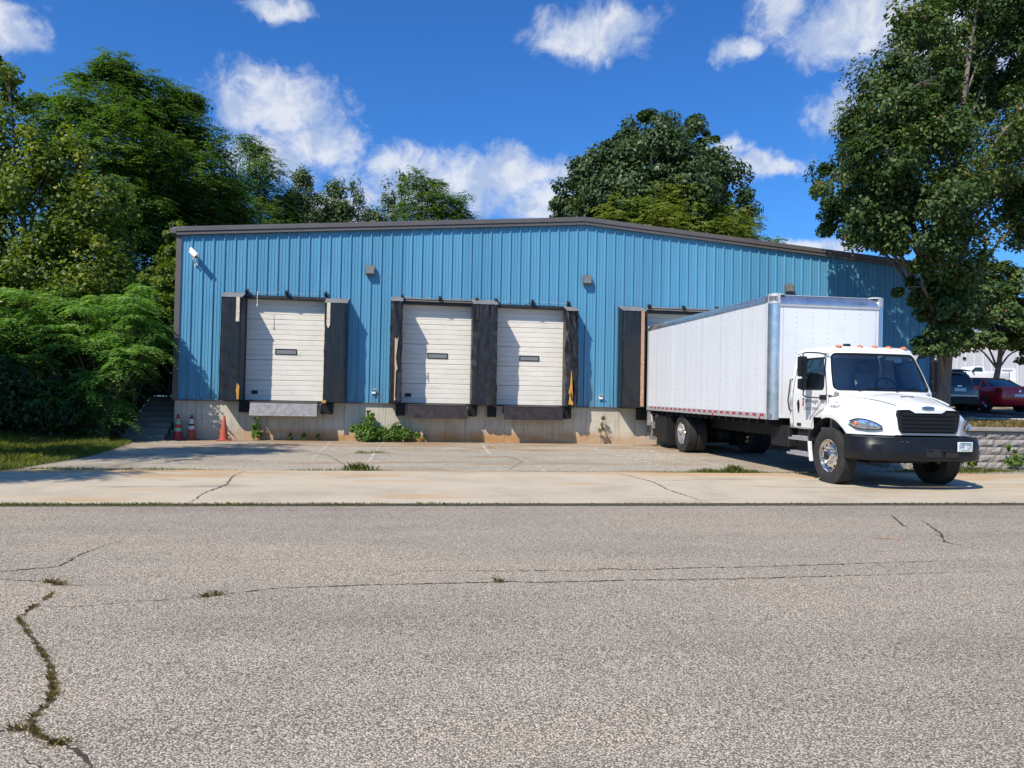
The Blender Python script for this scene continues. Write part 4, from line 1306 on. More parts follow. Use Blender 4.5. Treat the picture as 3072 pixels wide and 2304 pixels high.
for k, x in enumerate((-.95, -.55, -.45)):
    mb = MB(); y = -11.745 if x > -.7 else -11.61
    mb.lathe([(0, .012), (-.012, .008), (-.014, 0)], 1, (x, y, .855), 8); tp(mb, 'bolt', 'chrome', bump)

# cab ----------------------------------------------------------------
CBY = -8.86


def hw(z):
    return float(np.interp(z, [.96, 1.45, 1.70, 2.10, 2.44, 2.50], [1.035, 1.065, 1.055, .985, .905, .875]))


def yc(z):
    return float(np.interp(z, [.9, 1.70, 2.44, 2.50], [-10.34, -10.33, -9.99, -9.95]))


def front_pt(s, z):
    b = float(np.interp(z, [1.6, 2.44], [.23, .17]))
    h = hw(z) - .0
    return Vector((s * h, yc(z) - b * (1 - abs(s) ** 3.0), z))


def side_pt(sgn, y, z, off=0.0):
    return Vector((sgn * (hw(z) + off), y, z))


def rrect(a, b, c, d, r, n=6, skew=None):
    """rounded rectangle loop in (u,v); returns list, and the matching outer-rectangle projection uses same count"""
    out = []
    for cu, cv, a0 in ((b - r, c + r, -90), (b - r, d - r, 0), (a + r, d - r, 90), (a + r, c + r, 180)):
        for k in range(n + 1):
            t_ = R(a0 + 90 * k / n); out.append((cu + r * math.cos(t_), cv + r * math.sin(t_)))
    return out


def densify(loop, m):
    out = []
    for i, p in enumerate(loop):
        q = loop[(i + 1) % len(loop)]
        k = max(1, int(math.hypot(q[0] - p[0], q[1] - p[1]) / m))
        for j in range(k):
            out.append((p[0] + (q[0] - p[0]) * j / k, p[1] + (q[1] - p[1]) * j / k))
    return out


def outer_of(loop, a, b, c, d):
    """push each loop point out to the rectangle a..b, c..d along the ray from its middle (clamped)"""
    cu, cv = (a + b) / 2, (c + d) / 2; out = []
    for u, v in loop:
        du, dv = u - cu, v - cv
        k = min(((b - cu) / abs(du)) if abs(du) > 1e-6 else 1e9, ((d - cv) / abs(dv)) if abs(dv) > 1e-6 else 1e9)
        out.append((cu + du * k, cv + dv * k))
    return out


def framed(fn, inner, outer, steps=3):
    rings = []
    for k in range(steps + 1):
        f = k / steps
        rings.append([fn(u0 + (u1 - u0) * f, v0 + (v1 - v0) * f) for (u0, v0), (u1, v1) in zip(inner, outer)])
    mb = MB(); mb.loft(rings, closed=True, cap=False)
    return mb


def pane(fn, loop, cu, cv, off=Vector((0, 0, 0)), steps=6):
    mb = MB(); rings = []
    for k in range(steps):
        f = 1 - k / steps
        rings.append([fn(cu + (u - cu) * f, cv + (v - cv) * f) + off for u, v in loop])
    mb.loft(rings, closed=True, cap=False)
    mb.f.append(tuple(range(len(mb.v) - len(loop), len(mb.v))))
    return mb


cab = MB()
ws_in = densify(rrect(-.93, .93, 1.735, 2.425, .09), .08)
ws_out = outer_of(ws_in, -1, 1, 1.62, 2.47)
m1 = framed(front_pt, ws_in, ws_out, 3)
cab.add(m1.v, m1.f)
DW = (-10.12, -9.30, 1.72, 2.36)                       # door window: y0,y1,z0,z1
for sg in (-1, 1):
    def sfn(y, z, sg=sg): return side_pt(sg, y, z)
    win = densify([(y + (.16 * max(0, (1.80 - z)) / .1 * 0) - (.0 if y > -9.7 else (2.0 - z) * .25), z - (0 if z > 2 else .0)) for y, z in rrect(*DW, .07)], .09)
    # skewed outer: front edge follows the pillar
    o_ = outer_of(win, -10.16, -8.90, 1.62, 2.47)
    o_ = [((yc(z) if y < -10.10 else y), z) for y, z in o_]
    m1 = framed(sfn, win, o_, 3); cab.add(m1.v, m1.f)
    # lower side
    ys_s = [-8.90, -9.3, -9.7, -9.95]
    rings = [[side_pt(sg, y, z) for y in ([-8.90, -9.3, -9.7, -9.86, -10.34] if z > 1.2 else [-8.90, -9.3, -9.6, -9.75, -9.80])] for z in (.96, 1.08, 1.2, 1.21, 1.45, 1.62)]
    cab.loft(rings, closed=False)
    # rear corner
    cab.loft([[side_pt(sg, -8.90, z), Vector((sg * (hw(z) - .04), CBY, z))] for z in (.96, 1.45, 1.70, 2.1, 2.47)], closed=False)
cab.loft([[Vector((-(hw(z) - .04), CBY, z)), Vector((hw(z) - .04, CBY, z))] for z in (.96, 1.45, 1.70, 2.1, 2.47)], closed=False)
# roof
def ring_at(z, inset, zz):
    pts = [front_pt(s, z) for s in np.linspace(-1, 1, 17)] + [side_pt(1, y, z) for y in (-9.6, -9.2, -8.90)] + [Vector((hw(z) - .04, CBY, z)), Vector((-(hw(z) - .04), CBY, z))] + [side_pt(-1, y, z) for y in (-8.90, -9.2, -9.6)]
    out = []
    for p in pts:
        c = Vector((0, -9.45, 0)); d = Vector((p.x, p.y, 0)) - c; L = d.length
        q = c + d * (max(.02, L - inset) / L)
        out.append(Vector((q.x, q.y, zz)))
    return out


cab.loft([ring_at(2.47, 0, 2.47), ring_at(2.47, .02, 2.515), ring_at(2.47, .06, 2.545), ring_at(2.47, .15, 2.570), ring_at(2.47, .4, 2.592), ring_at(2.47, .75, 2.60)], closed=True, cap=False)
cab.f.append(tuple(range(len(cab.v) - 24, len(cab.v))))
cabo = tp(cab, 'cab', 'truck_white', smooth=38)
# cab floor, bulkhead, dash
mb = MB(); mb.box(-1.0, 1.0, -10.25, CBY + .02, .97, 1.02); mb.box(-1.0, 1.0, -10.36, -10.30, .97, 1.62); mb.box(-.9, .9, CBY - .04, CBY - .01, 1.0, 2.4); tp(mb, 'cab_interior', 'cab_grey')
mb = MB(); mb.prism([(-10.42, 1.60), (-10.42, 1.70), (-10.1, 1.74), (-9.85, 1.66), (-9.85, 1.40), (-10.2, 1.30)], 0, -.98, .98); tp(mb, 'dashboard', 'seat_grey', bevel=.03)
for x in (-.5, .5):
    mb = MB(); mb.box(x - .24, x + .24, -9.65, -9.15, 1.22, 1.42); mb.prism([(-9.20, 1.42), (-9.05, 1.42), (-8.95, 2.12), (-9.08, 2.12)], 0, x - .23, x + .23); mb.prism([(-9.09, 2.13), (-8.96, 2.13), (-8.95, 2.32), (-9.05, 2.32)], 0, x - .13, x + .13)
    tp(mb, 'seat', 'seat_grey', bevel=.04, seg=2)
mb = MB(); q = [Vector((.50 + .22 * math.cos(a), -9.78 + .09 * math.sin(a), 1.79 + .20 * math.sin(a))) for a in [2 * math.pi * k / 24 for k in range(25)]]
mb.tube(q, .016, 6, cap=False); mb.tube([(.5, -9.78, 1.79), (.5, -9.92, 1.62)], .03, 8); mb.tube([(.29, -9.78, 1.79), (.71, -9.78, 1.79)], .012, 6); tp(mb, 'steering_wheel', 'black_plastic', smooth=60)
mb = MB(); mb.box(.30, .62, -10.035, -10.03, 2.33, 2.40); mb.box(.46, .62, -10.05, -10.045, 2.28, 2.33); tp(mb, 'visor_paper', 'paper')
# windscreen with rubber and wipers
off = Vector((0, -.004, 0))
mb = pane(front_pt, ws_in, 0, 2.08, Vector((0, .006, 0))); wsg = tp(mb, 'windscreen', 'windscreen_glass', smooth=60)
loop = [front_pt(u, v) + Vector((0, -.006, .0)) for u, v in ws_in]; loop.append(loop[0])
mb = MB(); mb.tube(loop, .016, 6, cap=False); tp(mb, 'rubber_seal', 'black_plastic', wsg, smooth=60)
for x0, x1 in ((-.55, -.05), (.15, .62)):
    mb = MB(); a = front_pt(x0, 1.74); b = front_pt(x1, 1.80)
    mb.tube([a + Vector((0, -.03, -.02)), (a + b) / 2 + Vector((0, -.045, .0)), b + Vector((0, -.025, .0))], .009, 6); tp(mb, 'wiper', 'black_plastic')
st = MB()
for (u, v, du, dv) in ((.80, 1.80, .035, .028), (.83, 1.88, .022, .022)):
    st.add([front_pt(u - du, v - dv) + Vector((0, .012, 0)), front_pt(u + du, v - dv) + Vector((0, .012, 0)), front_pt(u + du, v + dv) + Vector((0, .012, 0)), front_pt(u - du, v + dv) + Vector((0, .012, 0))], [(0, 1, 2, 3)])
tp(st, 'sticker', 'sticker_teal')
# doors
for sg in (-1, 1):
    def dfn(y, z, sg=sg): return side_pt(sg, y, z, .012)
    win = densify([(y - (.0 if y > -9.7 else (2.0 - z) * .25), z) for y, z in rrect(DW[0] + .012, DW[1] - .012, DW[2] + .012, DW[3] - .012, .065)], .09)
    o_ = outer_of(win, -10.22, -9.06, 1.62, 2.44)
    o_ = [((yc(z) + .07 if y < -10.15 else y), z) for y, z in o_]
    m1 = framed(dfn, win, o_, 3)
    rings = [[dfn(y, z) for y in ys] for z, ys in ((.985, [-9.06, -9.4, -9.72]), (1.10, [-9.06, -9.4, -9.76]), (1.20, [-9.06, -9.4, -9.82]), (1.30, [-9.06, -9.5, -10.0]), (1.40, [-9.06, -9.6, -10.26]), (1.62, [-9.06, -9.6, -10.26]))]
    m1.loft(rings, closed=False)
    dr = tp(m1, 'door', 'truck_white', smooth=38)
    mb = pane(lambda y, z, sg=sg: side_pt(sg, y, z, -.004), win, -9.72, 2.05); tp(mb, 'door_window', 'side_glass', dr, smooth=60)
    loop = [side_pt(sg, y, z, .012) for y, z in win]; loop.append(loop[0])
    mb = MB(); mb.tube(loop, .012, 6, cap=False); tp(mb, 'window_seal', 'black_plastic', dr)
    # dark shut line
    ln = [side_pt(sg, y, z, .006) for y, z in ((-10.27, 1.25), (-10.27, 1.60), (-10.25, 1.75), (-10.10, 2.10), (-9.96, 2.43))]
    mb = MB(); mb.tube(ln, .008, 5); ln = [side_pt(sg, -9.045, z, .006) for z in (.98, 1.3, 1.7, 2.1, 2.43)]; mb.tube(ln, .008, 5); tp(mb, 'door_gap', 'black_matt', dr)
    mb = MB(); hy, hz = -9.28, 1.40
    lp = [side_pt(sg, hy + .055 * math.cos(a) * (1 if math.sin(a) > 0 else .7), hz + .135 * math.sin(a), .018) for a in [2 * math.pi * k / 16 for k in range(16)]]
    mb.add(lp, [tuple(range(16))]); tp(mb, 'handle', 'black_plastic', dr)
    mb = MB(); mb.box(*sorted((sg * (hw(1.05) + .012), sg * (hw(1.05) + .022))), -9.36, -9.20, 1.01, 1.07); tp(mb, 'step_vent', 'black_plastic', dr, bevel=.01)
    # grab handle behind the door
    q = [side_pt(sg, -8.93, 1.95, .0), side_pt(sg, -8.93, 1.93, .05), side_pt(sg, -8.93, 1.5, .05), side_pt(sg, -8.98, 1.32, .05), side_pt(sg, -8.98, 1.30, .0)]
    mb = MB(); mb.tube(q, .014, 8); tp(mb, 'grab_handle', 'black_plastic', smooth=60)
    # mirrors
    mx, my = sg * 1.39, -9.97
    mr = MB(); mr.box(mx - .085, mx + .085, my - .05, my + .05, 1.97, 2.36); mo = tp(mr, 'mirror', 'black_plastic', bevel=.03, seg=3)
    mb = MB(); mb.box(mx - .08, mx + .08, my - .045, my + .045, 1.73, 1.935); tp(mb, 'convex_mirror', 'black_plastic', mo, bevel=.03, seg=3)
    mb = MB(); mb.box(mx - .07, mx + .07, my + .0505, my + .053, 1.99, 2.34); tp(mb, 'mirror_glass', 'chrome', mo)
    mb = MB(); mb.tube(catmull([(sg * .93, -10.02, 2.40), (sg * 1.1, -10.02, 2.43), (mx * .99, my - .02, 2.42), (mx, my - .065, 2.30), (mx, my - .07, 1.9), (mx, my - .065, 1.72), (mx * .97, my - .02, 1.60), (sg * 1.15, -10.15, 1.575), (sg * 1.07, -10.2, 1.58)], 4), .013, 8)
    mb.box(*sorted((sg * 1.06, sg * 1.12)), -10.26, -10.12, 1.54, 1.63); tp(mb, 'mirror_arm', 'black_plastic', mo, smooth=50)
    # steps
    for z, yb in ((.77, -9.02), (.47, -8.95)):
        mb = MB(); mb.box(*sorted((sg * .90, sg * 1.14)), -9.80, yb, z - .04, z + .005); stp = tp(mb, 'cab_step', 'galv', bevel=.008)
        mb = MB(); mb.box(*sorted((sg * .92, sg * 1.13)), -9.65, yb - .12, z + .006, z + .045)
        for k in range(9):
            y = -9.6 + k * .055
        tp(mb, 'step_tread', 'galv', stp, bevel=.01)
    mb = MB(); mb.box(*sorted((sg * .85, sg * .98)), -9.7, -9.1, .50, .95); tp(mb, 'step_bracket', 'chassis')
# side lettering: the right side faces the yard (-x)
def text_mesh(body, size, name='lettering'):
    cu = bpy.data.curves.new('txt', 'FONT'); cu.body = body; cu.size = size; cu.extrude = .0008; cu.resolution_u = 3
    ob = bpy.data.objects.new('txt', cu); COL.objects.link(ob)
    bpy.context.view_layer.update()
    me = bpy.data.meshes.new_from_object(ob.evaluated_get(bpy.context.evaluated_depsgraph_get()))
    bpy.data.objects.remove(ob); bpy.data.curves.remove(cu)
    return me


def put_text(body, size, origin, ex, ey, mat, parent, fit=None, name='lettering', xs=1.0):
    me = text_mesh(body, size); ex, ey = Vector(ex), Vector(ey); ez = ex.cross(ey); o = Vector(origin)
    for v in me.vertices:
        p = o + ex * v.co.x * xs + ey * v.co.y + ez * v.co.z
        if fit: p = fit(p)
        v.co = p
    me.name = name
    me.materials.clear(); me.materials.append(MATS[mat])
    return link(name, me, parent)


def on_side(p):
    return Vector((-(hw(p.z) + .0145), p.y, p.z))


def tl(p):
    return Vector((p[0], p[1] - TY, p[2]))


def fit_side(p):                 # works in truck-local coordinates
    return Vector((-(hw(p.z) + .0145), p.y, p.z))


put_text('NH Freight', .105, tl((-1.08, -9.53, 1.475)), (0, -1, 0), (0, 0, 1), 'ink_dark', truck, fit_side)
put_text('USDOT 209013', .082, tl((-1.08, -9.48, 1.335)), (0, -1, 0), (0, 0, 1), 'ink_dark', truck, fit_side)
for z, mt, a in ((1.545, 'ink_dark', .03), (1.485, 'sticker_red', .032), (1.43, 'sticker_red', .032)):
    mb = MB(); zz = (z - .024, z + .024)
    mb.add([side_pt(-1, -9.465 + u, w_, .0145) for u, w_ in ((a, zz[0]), (-a, zz[0]), (-a, zz[1]), (a, zz[1]))], [(0, 1, 2, 3)]); tp(mb, 'logo_mark', mt)


def fit_hood(p):
    sec = hood_section(p.y + TY)
    zs = [q[1] for q in sec[:len(sec) // 2]]; xs_ = [q[0] for q in sec[:len(sec) // 2]]
    return Vector((float(np.interp(p.z, zs, xs_)) - .006, p.y, p.z))


put_text('449620', .085, tl((-1.1, -10.42, 1.395)), (0, -1, 0), (0, 0, 1), 'rivet', truck, fit_hood)
put_text('GVW', .045, tl((-1.1, -10.46, 1.48)), (0, -1, 0), (0, 0, 1), 'rivet', truck, fit_hood)
put_text('U24CS', .075, tl((.62, BY0 - .014, BZ2 + .005)), (1, 0, 0), (0, 0, 1), 'ink_dark', truck)
# number plate
mb = MB(); mb.box(.46, .77, -11.775, -11.765, .70, .865); plt = tp(mb, 'number_plate', 'plate_white', bevel=.008)
plt.location = (0, 0, 0)
for v in plt.data.vertices:
    v.co.y += (v.co.x - .6) * .10
put_text('549', .105, tl((.485, -11.789, .745)), (.995, .10, 0), (0, 0, 1), 'ink_blue', plt, xs=.75)
put_text('1251', .105, tl((.635, -11.775, .745)), (.995, .10, 0), (0, 0, 1), 'ink_blue', plt, xs=.62)
mb = MB(); mb.box(.50, .73, -11.79, -11.7885, .835, .852); o = tp(mb, 'plate_header', 'plate_green', plt)
for v in o.data.vertices: v.co.y += (v.co.x - .6) * .10
mb = MB(); mb.box(.52, .70, -11.79, -11.7885, .715, .728); o = tp(mb, 'plate_motto', 'plate_green', plt)
for v in o.data.vertices: v.co.y += (v.co.x - .6) * .10
mb = MB(); mb.box(.735, .755, -11.79, -11.7885, .712, .732); o = tp(mb, 'plate_sticker', 'sticker_red', plt)
for v in o.data.vertices: v.co.y += (v.co.x - .6) * .10
# amber clearance lamps
for x in (-.66, -.22, .08, .38, .70):
    mb = MB(); rings = []
    for k in range(5):
        a = math.pi / 2 * k / 5; rings.append([(x + .055 * math.cos(a) * math.cos(b), -9.98 + .075 * math.cos(a) * math.sin(b), 2.568 - .012 * abs(x) + .04 * math.sin(a)) for b in [2 * math.pi * j / 14 for j in range(14)]])
    mb.loft(rings); tp(mb, 'clearance_lamp', 'amber', smooth=60)
mb = MB(); mb.prism([(-9.80, 2.585), (-9.68, 2.585), (-9.70, 2.64), (-9.78, 2.64)], 0, -.40, -.28); tp(mb, 'roof_antenna', 'black_plastic', bevel=.01)

# ------------------------------------------------------------------ block wall on the right
random.seed(21)
rw = thing('retaining_wall', 'low wall of split grey blocks with flat caps beside the truck nose', 'wall', (20.5, -7.4, -0.12))


def block_mesh(w, h, d, seed):
    rs = random.Random(seed); nx, nz_ = 5, 3; vs, fs = [], []
    for j in range(nz_ + 1):
        for i_ in range(nx + 1):
            ed = i_ in (0, nx) or j in (0, nz_)
            vs.append((-w / 2 + w * i_ / nx, -(0 if ed else rs.uniform(.012, .042)), h * j / nz_))
    for j in range(nz_):
        for i_ in range(nx):
            a = j * (nx + 1) + i_; fs.append((a, a + 1, a + nx + 2, a + nx + 1))
    o = len(vs)
    vs += [(-w / 2, d, 0), (w / 2, d, 0), (w / 2, d, h), (-w / 2, d, h)]
    fs += [(0, o, o + 1, nx), (nx, o + 1, o + 2, o - 1), (o - 1, o + 2, o + 3, o - 1 - nx), (o - 1 - nx, o + 3, o, 0)]
    me = bpy.data.meshes.new('block'); me.from_pydata(vs, [], fs); fix_normals(me); me.materials.append(MATS['block_stone']); return me


BW, BHt = .42, .178
bms = [block_mesh(BW - .012, BHt - .010, .22, k) for k in range(8)]
for r in range(5):
    k = 0; x = -3.0 + (BW / 2 if r % 2 else 0)
    while x < 7.5:
        link('block', random.choice(bms), rw, loc=(x + random.uniform(-.006, .006), random.uniform(-.014, .01) + r * .012, r * BHt + random.uniform(-.002, .002))); x += BW
    y = .3 + (BW / 2 if r % 2 else 0)
    while y < 7.0:
        o = link('block', random.choice(bms), rw, loc=(-3.18, y, r * BHt)); o.rotation_euler = (0, 0, -math.pi / 2); y += BW
x = -3.25
while x < 7.5:
    w = random.choice((.42, .86, .86)); mb = MB(); mb.box(x + .006, x + w - .006, -.045, .26, 5 * BHt + .002, 5 * BHt + .098)
    mb.build('cap_block', 'cap_stone', rw, bevel=.014); x += w
y = .3
while y < 7.0:
    mb = MB(); mb.box(-3.22, -2.92, y + .006, y + .854, 5 * BHt + .002, 5 * BHt + .098); mb.build('cap_block', 'cap_stone', rw, bevel=.014); y += .86

# ------------------------------------------------------------------ stairs, cones
st = thing('timber_stairs', 'shaded flight of old timber steps climbing beside the warehouse corner', 'stairs', (-1.05, -.6, 0))
for k in range(8):
    mb = MB(); y = .34 * k; z = .155 * k
    mb.box(-.60 + .02 * (k % 2), .58, y, y + .16, z - .05, z + .155); mb.build('step', 'old_wood', st, bevel=.015)
    mb = MB(); mb.box(-.58, .57, y + .162, y + .34, z - .05, z + .145); mb.build('tread', 'soil', st)


def cone(x, y, label, body, bands, h=.70, r=.14, rot=0):
    t = thing('traffic_cone', label, 'cone', (x, y, gz(y)), rot, 'traffic cones along the foundation')
    mb = MB(); mb.box(-.19, .19, -.19, .19, 0, .028); mb.build('base', body, t, bevel=.012)
    prof = [(.02, r), (.05, r * .97), (h - .015, .032), (h, .026), (h, .012)]
    mb = MB(); mb.lathe(prof, 2, (0, 0, 0), 24); mb.build('cone_body', body, t, smooth=50)
    for z0_, z1_, m_ in bands:
        def rad(z): return float(np.interp(z, [.05, h - .015], [r * .97, .032]))
        mb = MB(); mb.lathe([(z0_, rad(z0_) + .001), (z0_, rad(z0_) + .003), (z1_, rad(z1_) + .003), (z1_, rad(z1_) + .001)], 2, (0, 0, 0), 24); mb.build('reflective_band', m_, t, smooth=50)
    return t


cone(-.20, -.20, 'bright red traffic cone with two pale green bands at the stair corner', 'cone_red', [(.24, .34, 'cone_green'), (.44, .54, 'cone_green'), (.56, .59, 'cone_white')], .74, .135, .2)
cone(.16, -.16, 'shaded traffic cone with white bands and a dark stripe', 'cone_orange', [(.30, .40, 'cone_white'), (.41, .45, 'black_matt'), (.46, .60, 'cone_white'), (.61, .66, 'black_matt')], .72, .13, .5)
cone(1.14, -.50, 'plain faded orange traffic cone standing in the sun', 'cone_orange', [], .72, .13, .1)

# ------------------------------------------------------------------ cars on the upper drive
def car(name, label, loc, rz, paint, Lh, Wh, secs, green, wheel_x, wr, extra):
    t = thing(name, label, 'car', loc, rz)
    rings = []
    for (x, w, zb, zt) in secs:
        h = zt - zb
        half = [(w * .86, zb), (w * .97, zb + h * .10), (w, zb + h * .38), (w * .985, zb + h * .62), (w * .955, zb + h * .90), (w * .86, zt), (w * .45, zt + .018)]
        rings.append([(x, y, z) for y, z in half] + [(x, -y, z) for y, z in reversed(half)])
    mb = MB(); mb.loft(rings); body = mb.build('body', paint, t, smooth=40)
    # greenhouse
    rings = []
    for (x, wb, wt, zb, zt) in green:
        half = [(wb, zb), (wb * .35 + wt * .65, zb + (zt - zb) * .62), (wt, zt - .03), (wt * .6, zt)]
        rings.append([(x, y, z) for y, z in half] + [(x, -y, z) for y, z in reversed(half)])
    mb = MB(); mb.loft(rings); mb.build('windows', 'car_glass_dark', t, smooth=35)
    # roof skin
    rr_ = [[(x, y * f, zt + .012 - .02 * abs(f) ** 3) for f in np.linspace(-1, 1, 9) for y in (wt * 1.0,)] for (x, wb, wt, zb, zt) in green if zt > max(g[4] for g in green) - .14]
    mb = MB(); mb.loft(rr_, closed=False); ro = mb.build('roof', paint, t, smooth=50)
    sm = ro.modifiers.new('solid', 'SOLIDIFY'); sm.thickness = .03
    for s in (-1, 1):
        for (x0, x1) in extra['pillars']:
            g0 = [np.interp(x0, [g[0] for g in green], [g[k] for g in green]) for k in (1, 3)]
            g1 = [np.interp(x1, [g[0] for g in green], [g[k] for g in green]) for k in (2, 4)]
            mb = MB(); mb.tube([(x0, s * (g0[0] - .01), g0[1]), ((x0 + x1) / 2, s * ((g0[0] * .42 + g1[0] * .58)), (g0[1] * .45 + g1[1] * .55)), (x1, s * (g1[0] - .0), g1[1] - .02)], [.05, .045, .04], 6); mb.build('pillar', paint, t, smooth=60)
        for x in wheel_x:
            mb = MB(); mb.lathe([(-.1, wr * .62), (-.11, wr * .9), (-.09, wr), (.09, wr), (.11, wr * .9), (.1, wr * .62)], 1, (x, s * (Wh - .10), wr), 28, closed_prof=True); w_ = mb.build('wheel', 'tyre', t, smooth=40)
            mb = MB(); mb.lathe([(s * .06, wr * .66), (s * .07, wr * .62), (s * .05, wr * .2), (s * .06, 0)], 1, (x, s * (Wh - .10), wr), 20); mb.build('rim_dish', 'black_matt', w_)
            mb = MB()
            for k in range(10):
                a = 2 * math.pi * k / 10
                mb.tube([(x + wr * .1 * math.cos(a), s * (Wh - .028), wr + wr * .1 * math.sin(a)), (x + wr * .62 * math.cos(a + .12), s * (Wh - .028), wr + wr * .62 * math.sin(a + .12))], [.02, .014], 5)
            mb.build('rim', 'polished', w_)
            mb = MB(); rg = []
            for k in range(17):
                a = math.pi * k / 16
                rg.append([(x + wr * 1.16 * math.cos(a), s * (Wh + .003), max(.2, wr + wr * 1.16 * math.sin(a))), (x + wr * .9 * math.cos(a), s * (Wh - .03), max(.2, wr + wr * .9 * math.sin(a)))])
            mb.loft(rg, closed=False); mb.build('wheel_arch', 'black_matt', t)
    return t


simple('car_glass_dark', (0.018, 0.022, 0.025), 0.06, var=0.05, spec=0.8)
zc = float(up_z(0, 6.5)) + .02
# local +x is the nose; both cars point away from the dock yard
sed = car('sedan', 'red sedan parked beside the grey sport utility vehicle', (31.32, 6.75, zc), math.pi / 2, 'car_red', 2.25, .91,
          [(-2.26, .70, .42, .86), (-2.20, .80, .30, 1.00), (-2.0, .87, .24, 1.06), (-1.5, .905, .22, 1.05), (-.6, .91, .20, .98), (.6, .91, .20, .95), (1.2, .90, .20, .93), (1.7, .87, .22, .84), (2.1, .78, .26, .72), (2.24, .62, .34, .60)],
          [(-1.72, .66, .60, 1.03, 1.06), (-1.15, .78, .62, .99, 1.33), (-.75, .80, .62, .97, 1.44), (0, .81, .63, .96, 1.475), (.4, .80, .62, .95, 1.43), (1.15, .74, .58, .92, .97)],
          (-1.35, 1.33), .325, {'pillars': [(-1.45, -.95), (-.45, -.40), (1.05, .45), (-1.02, -.92)]})
mb = MB(); mb.box(-2.275, -2.262, -.26, .26, .62, .74); mb.build('number_plate', 'plate_white', sed)
mb = MB(); mb.lathe([(-.012, .05), (0, .06)], 0, (-2.255, 0, .86), 14); mb.build('badge', 'chrome', sed)
for s in (-1, 1):
    mb = MB(); mb.prism([(s * .50, .84), (s * .80, .80), (s * .86, .98), (s * .62, .99)], 0, -2.235, -2.12); mb.build('tail_light', 'red_lens', sed, bevel=.01)
    mb = MB(); mb.prism([(-2.2, .82), (-1.95, .86), (-1.92, .98), (-2.15, .98)], 1, *sorted((s * .80, s * .885))); mb.build('tail_light', 'red_lens', sed, bevel=.01)
    mb = MB(); mb.box(.48, .66, *sorted((s * .90, s * 1.05)), .93, 1.06); mb.build('side_mirror', 'car_red', sed, bevel=.02)
mb = MB(); mb.box(-1.02, -.85, -.5, -.1, 1.36, 1.365); mb.build('window_sticker', 'paper', sed)
suv = car('sport_utility_vehicle', 'dark grey sport utility vehicle seen from behind next to the red sedan', (28.55, 6.75, zc), math.pi / 2, 'car_grey', 2.3, .94,
          [(-2.32, .78, .40, .92), (-2.27, .88, .30, 1.02), (-2.0, .93, .26, 1.08), (-1.0, .94, .24, 1.06), (.6, .94, .24, 1.04), (1.3, .93, .24, 1.02), (1.9, .90, .26, .96), (2.25, .78, .34, .82), (2.32, .66, .42, .70)],
          [(-2.22, .78, .62, 1.02, 1.06), (-2.02, .82, .64, 1.05, 1.50), (-1.7, .84, .67, 1.05, 1.65), (-.5, .86, .70, 1.05, 1.70), (.3, .85, .69, 1.04, 1.66), (1.15, .79, .62, 1.02, 1.06)],
          (-1.38, 1.36), .36, {'pillars': [(-2.1, -1.75), (-1.1, -1.05), (0, .05), (1.1, .35)]})
mb = MB(); mb.box(-2.335, -2.318, -.26, .26, .80, .93); mb.build('number_plate', 'plate_white', suv)
mb = MB(); mb.box(-2.345, -2.322, -.75, .75, .60, .66); mb.build('bumper_trim', 'galv', suv)
mb = MB(); mb.box(-2.34, -2.28, -.80, .80, .28, .58); mb.build('lower_bumper', 'black_plastic', suv, bevel=.02)
mb = MB(); mb.box(-2.29, -2.275, -.10, .10, 1.00, 1.035); mb.build('badge', 'chrome', suv)
mb = MB(); mb.prism([(-2.18, 1.62), (-1.7, 1.70), (-1.7, 1.735), (-2.2, 1.66)], 1, -.6, .6); mb.build('spoiler', 'car_grey', suv, bevel=.01)
for s in (-1, 1):
    mb = MB(); mb.prism([(s * .52, .92), (s * .90, .90), (s * .90, 1.06), (s * .58, 1.02)], 0, -2.31, -2.10); mb.build('tail_light', 'red_lens', suv, bevel=.01)
    mb = MB(); mb.box(.6, .8, *sorted((s * .94, s * 1.1)), 1.02, 1.16); mb.build('side_mirror', 'car_black', suv, bevel=.02)

# white pickup far up the slope
pz = float(up_z(0, 40)) - .12
pk = thing('pickup_truck', 'white regular cab pickup parked by the pale building', 'pickup', (58.2, 40, pz), math.pi)
mb = MB(); secs = []
for (x, w, zb, zt) in [(-2.95, .96, .62, 1.42), (-2.9, .99, .50, 1.45), (-.6, 1.0, .45, 1.45), (-.55, 1.0, .45, 1.35), (.9, 1.0, .45, 1.32), (1.1, 1.0, .45, 1.28), (2.6, .98, .48, 1.18), (2.85, .92, .52, 1.05), (2.92, .85, .60, .9)]:
    secs.append([(x, w * .95, zb), (x, w, zb + .15), (x, w, zt - .06), (x, w * .93, zt), (x, -w * .93, zt), (x, -w, zt - .06), (x, -w, zb + .15), (x, -w * .95, zb)])
mb.loft(secs); mb.build('body', 'pickup_white', pk, smooth=35)
mb = MB(); secs = []
for (x, wb, wt, zb, zt) in [(-.58, .90, .72, 1.35, 1.88), (-.3, .92, .76, 1.35, 1.93), (.45, .92, .74, 1.32, 1.90), (1.05, .88, .68, 1.28, 1.32)]:
    secs.append([(x, wb, zb), (x, wt, zt), (x, -wt, zt), (x, -wb, zb)])
mb.loft(secs); mb.build('cab', 'pickup_white', pk, smooth=30)
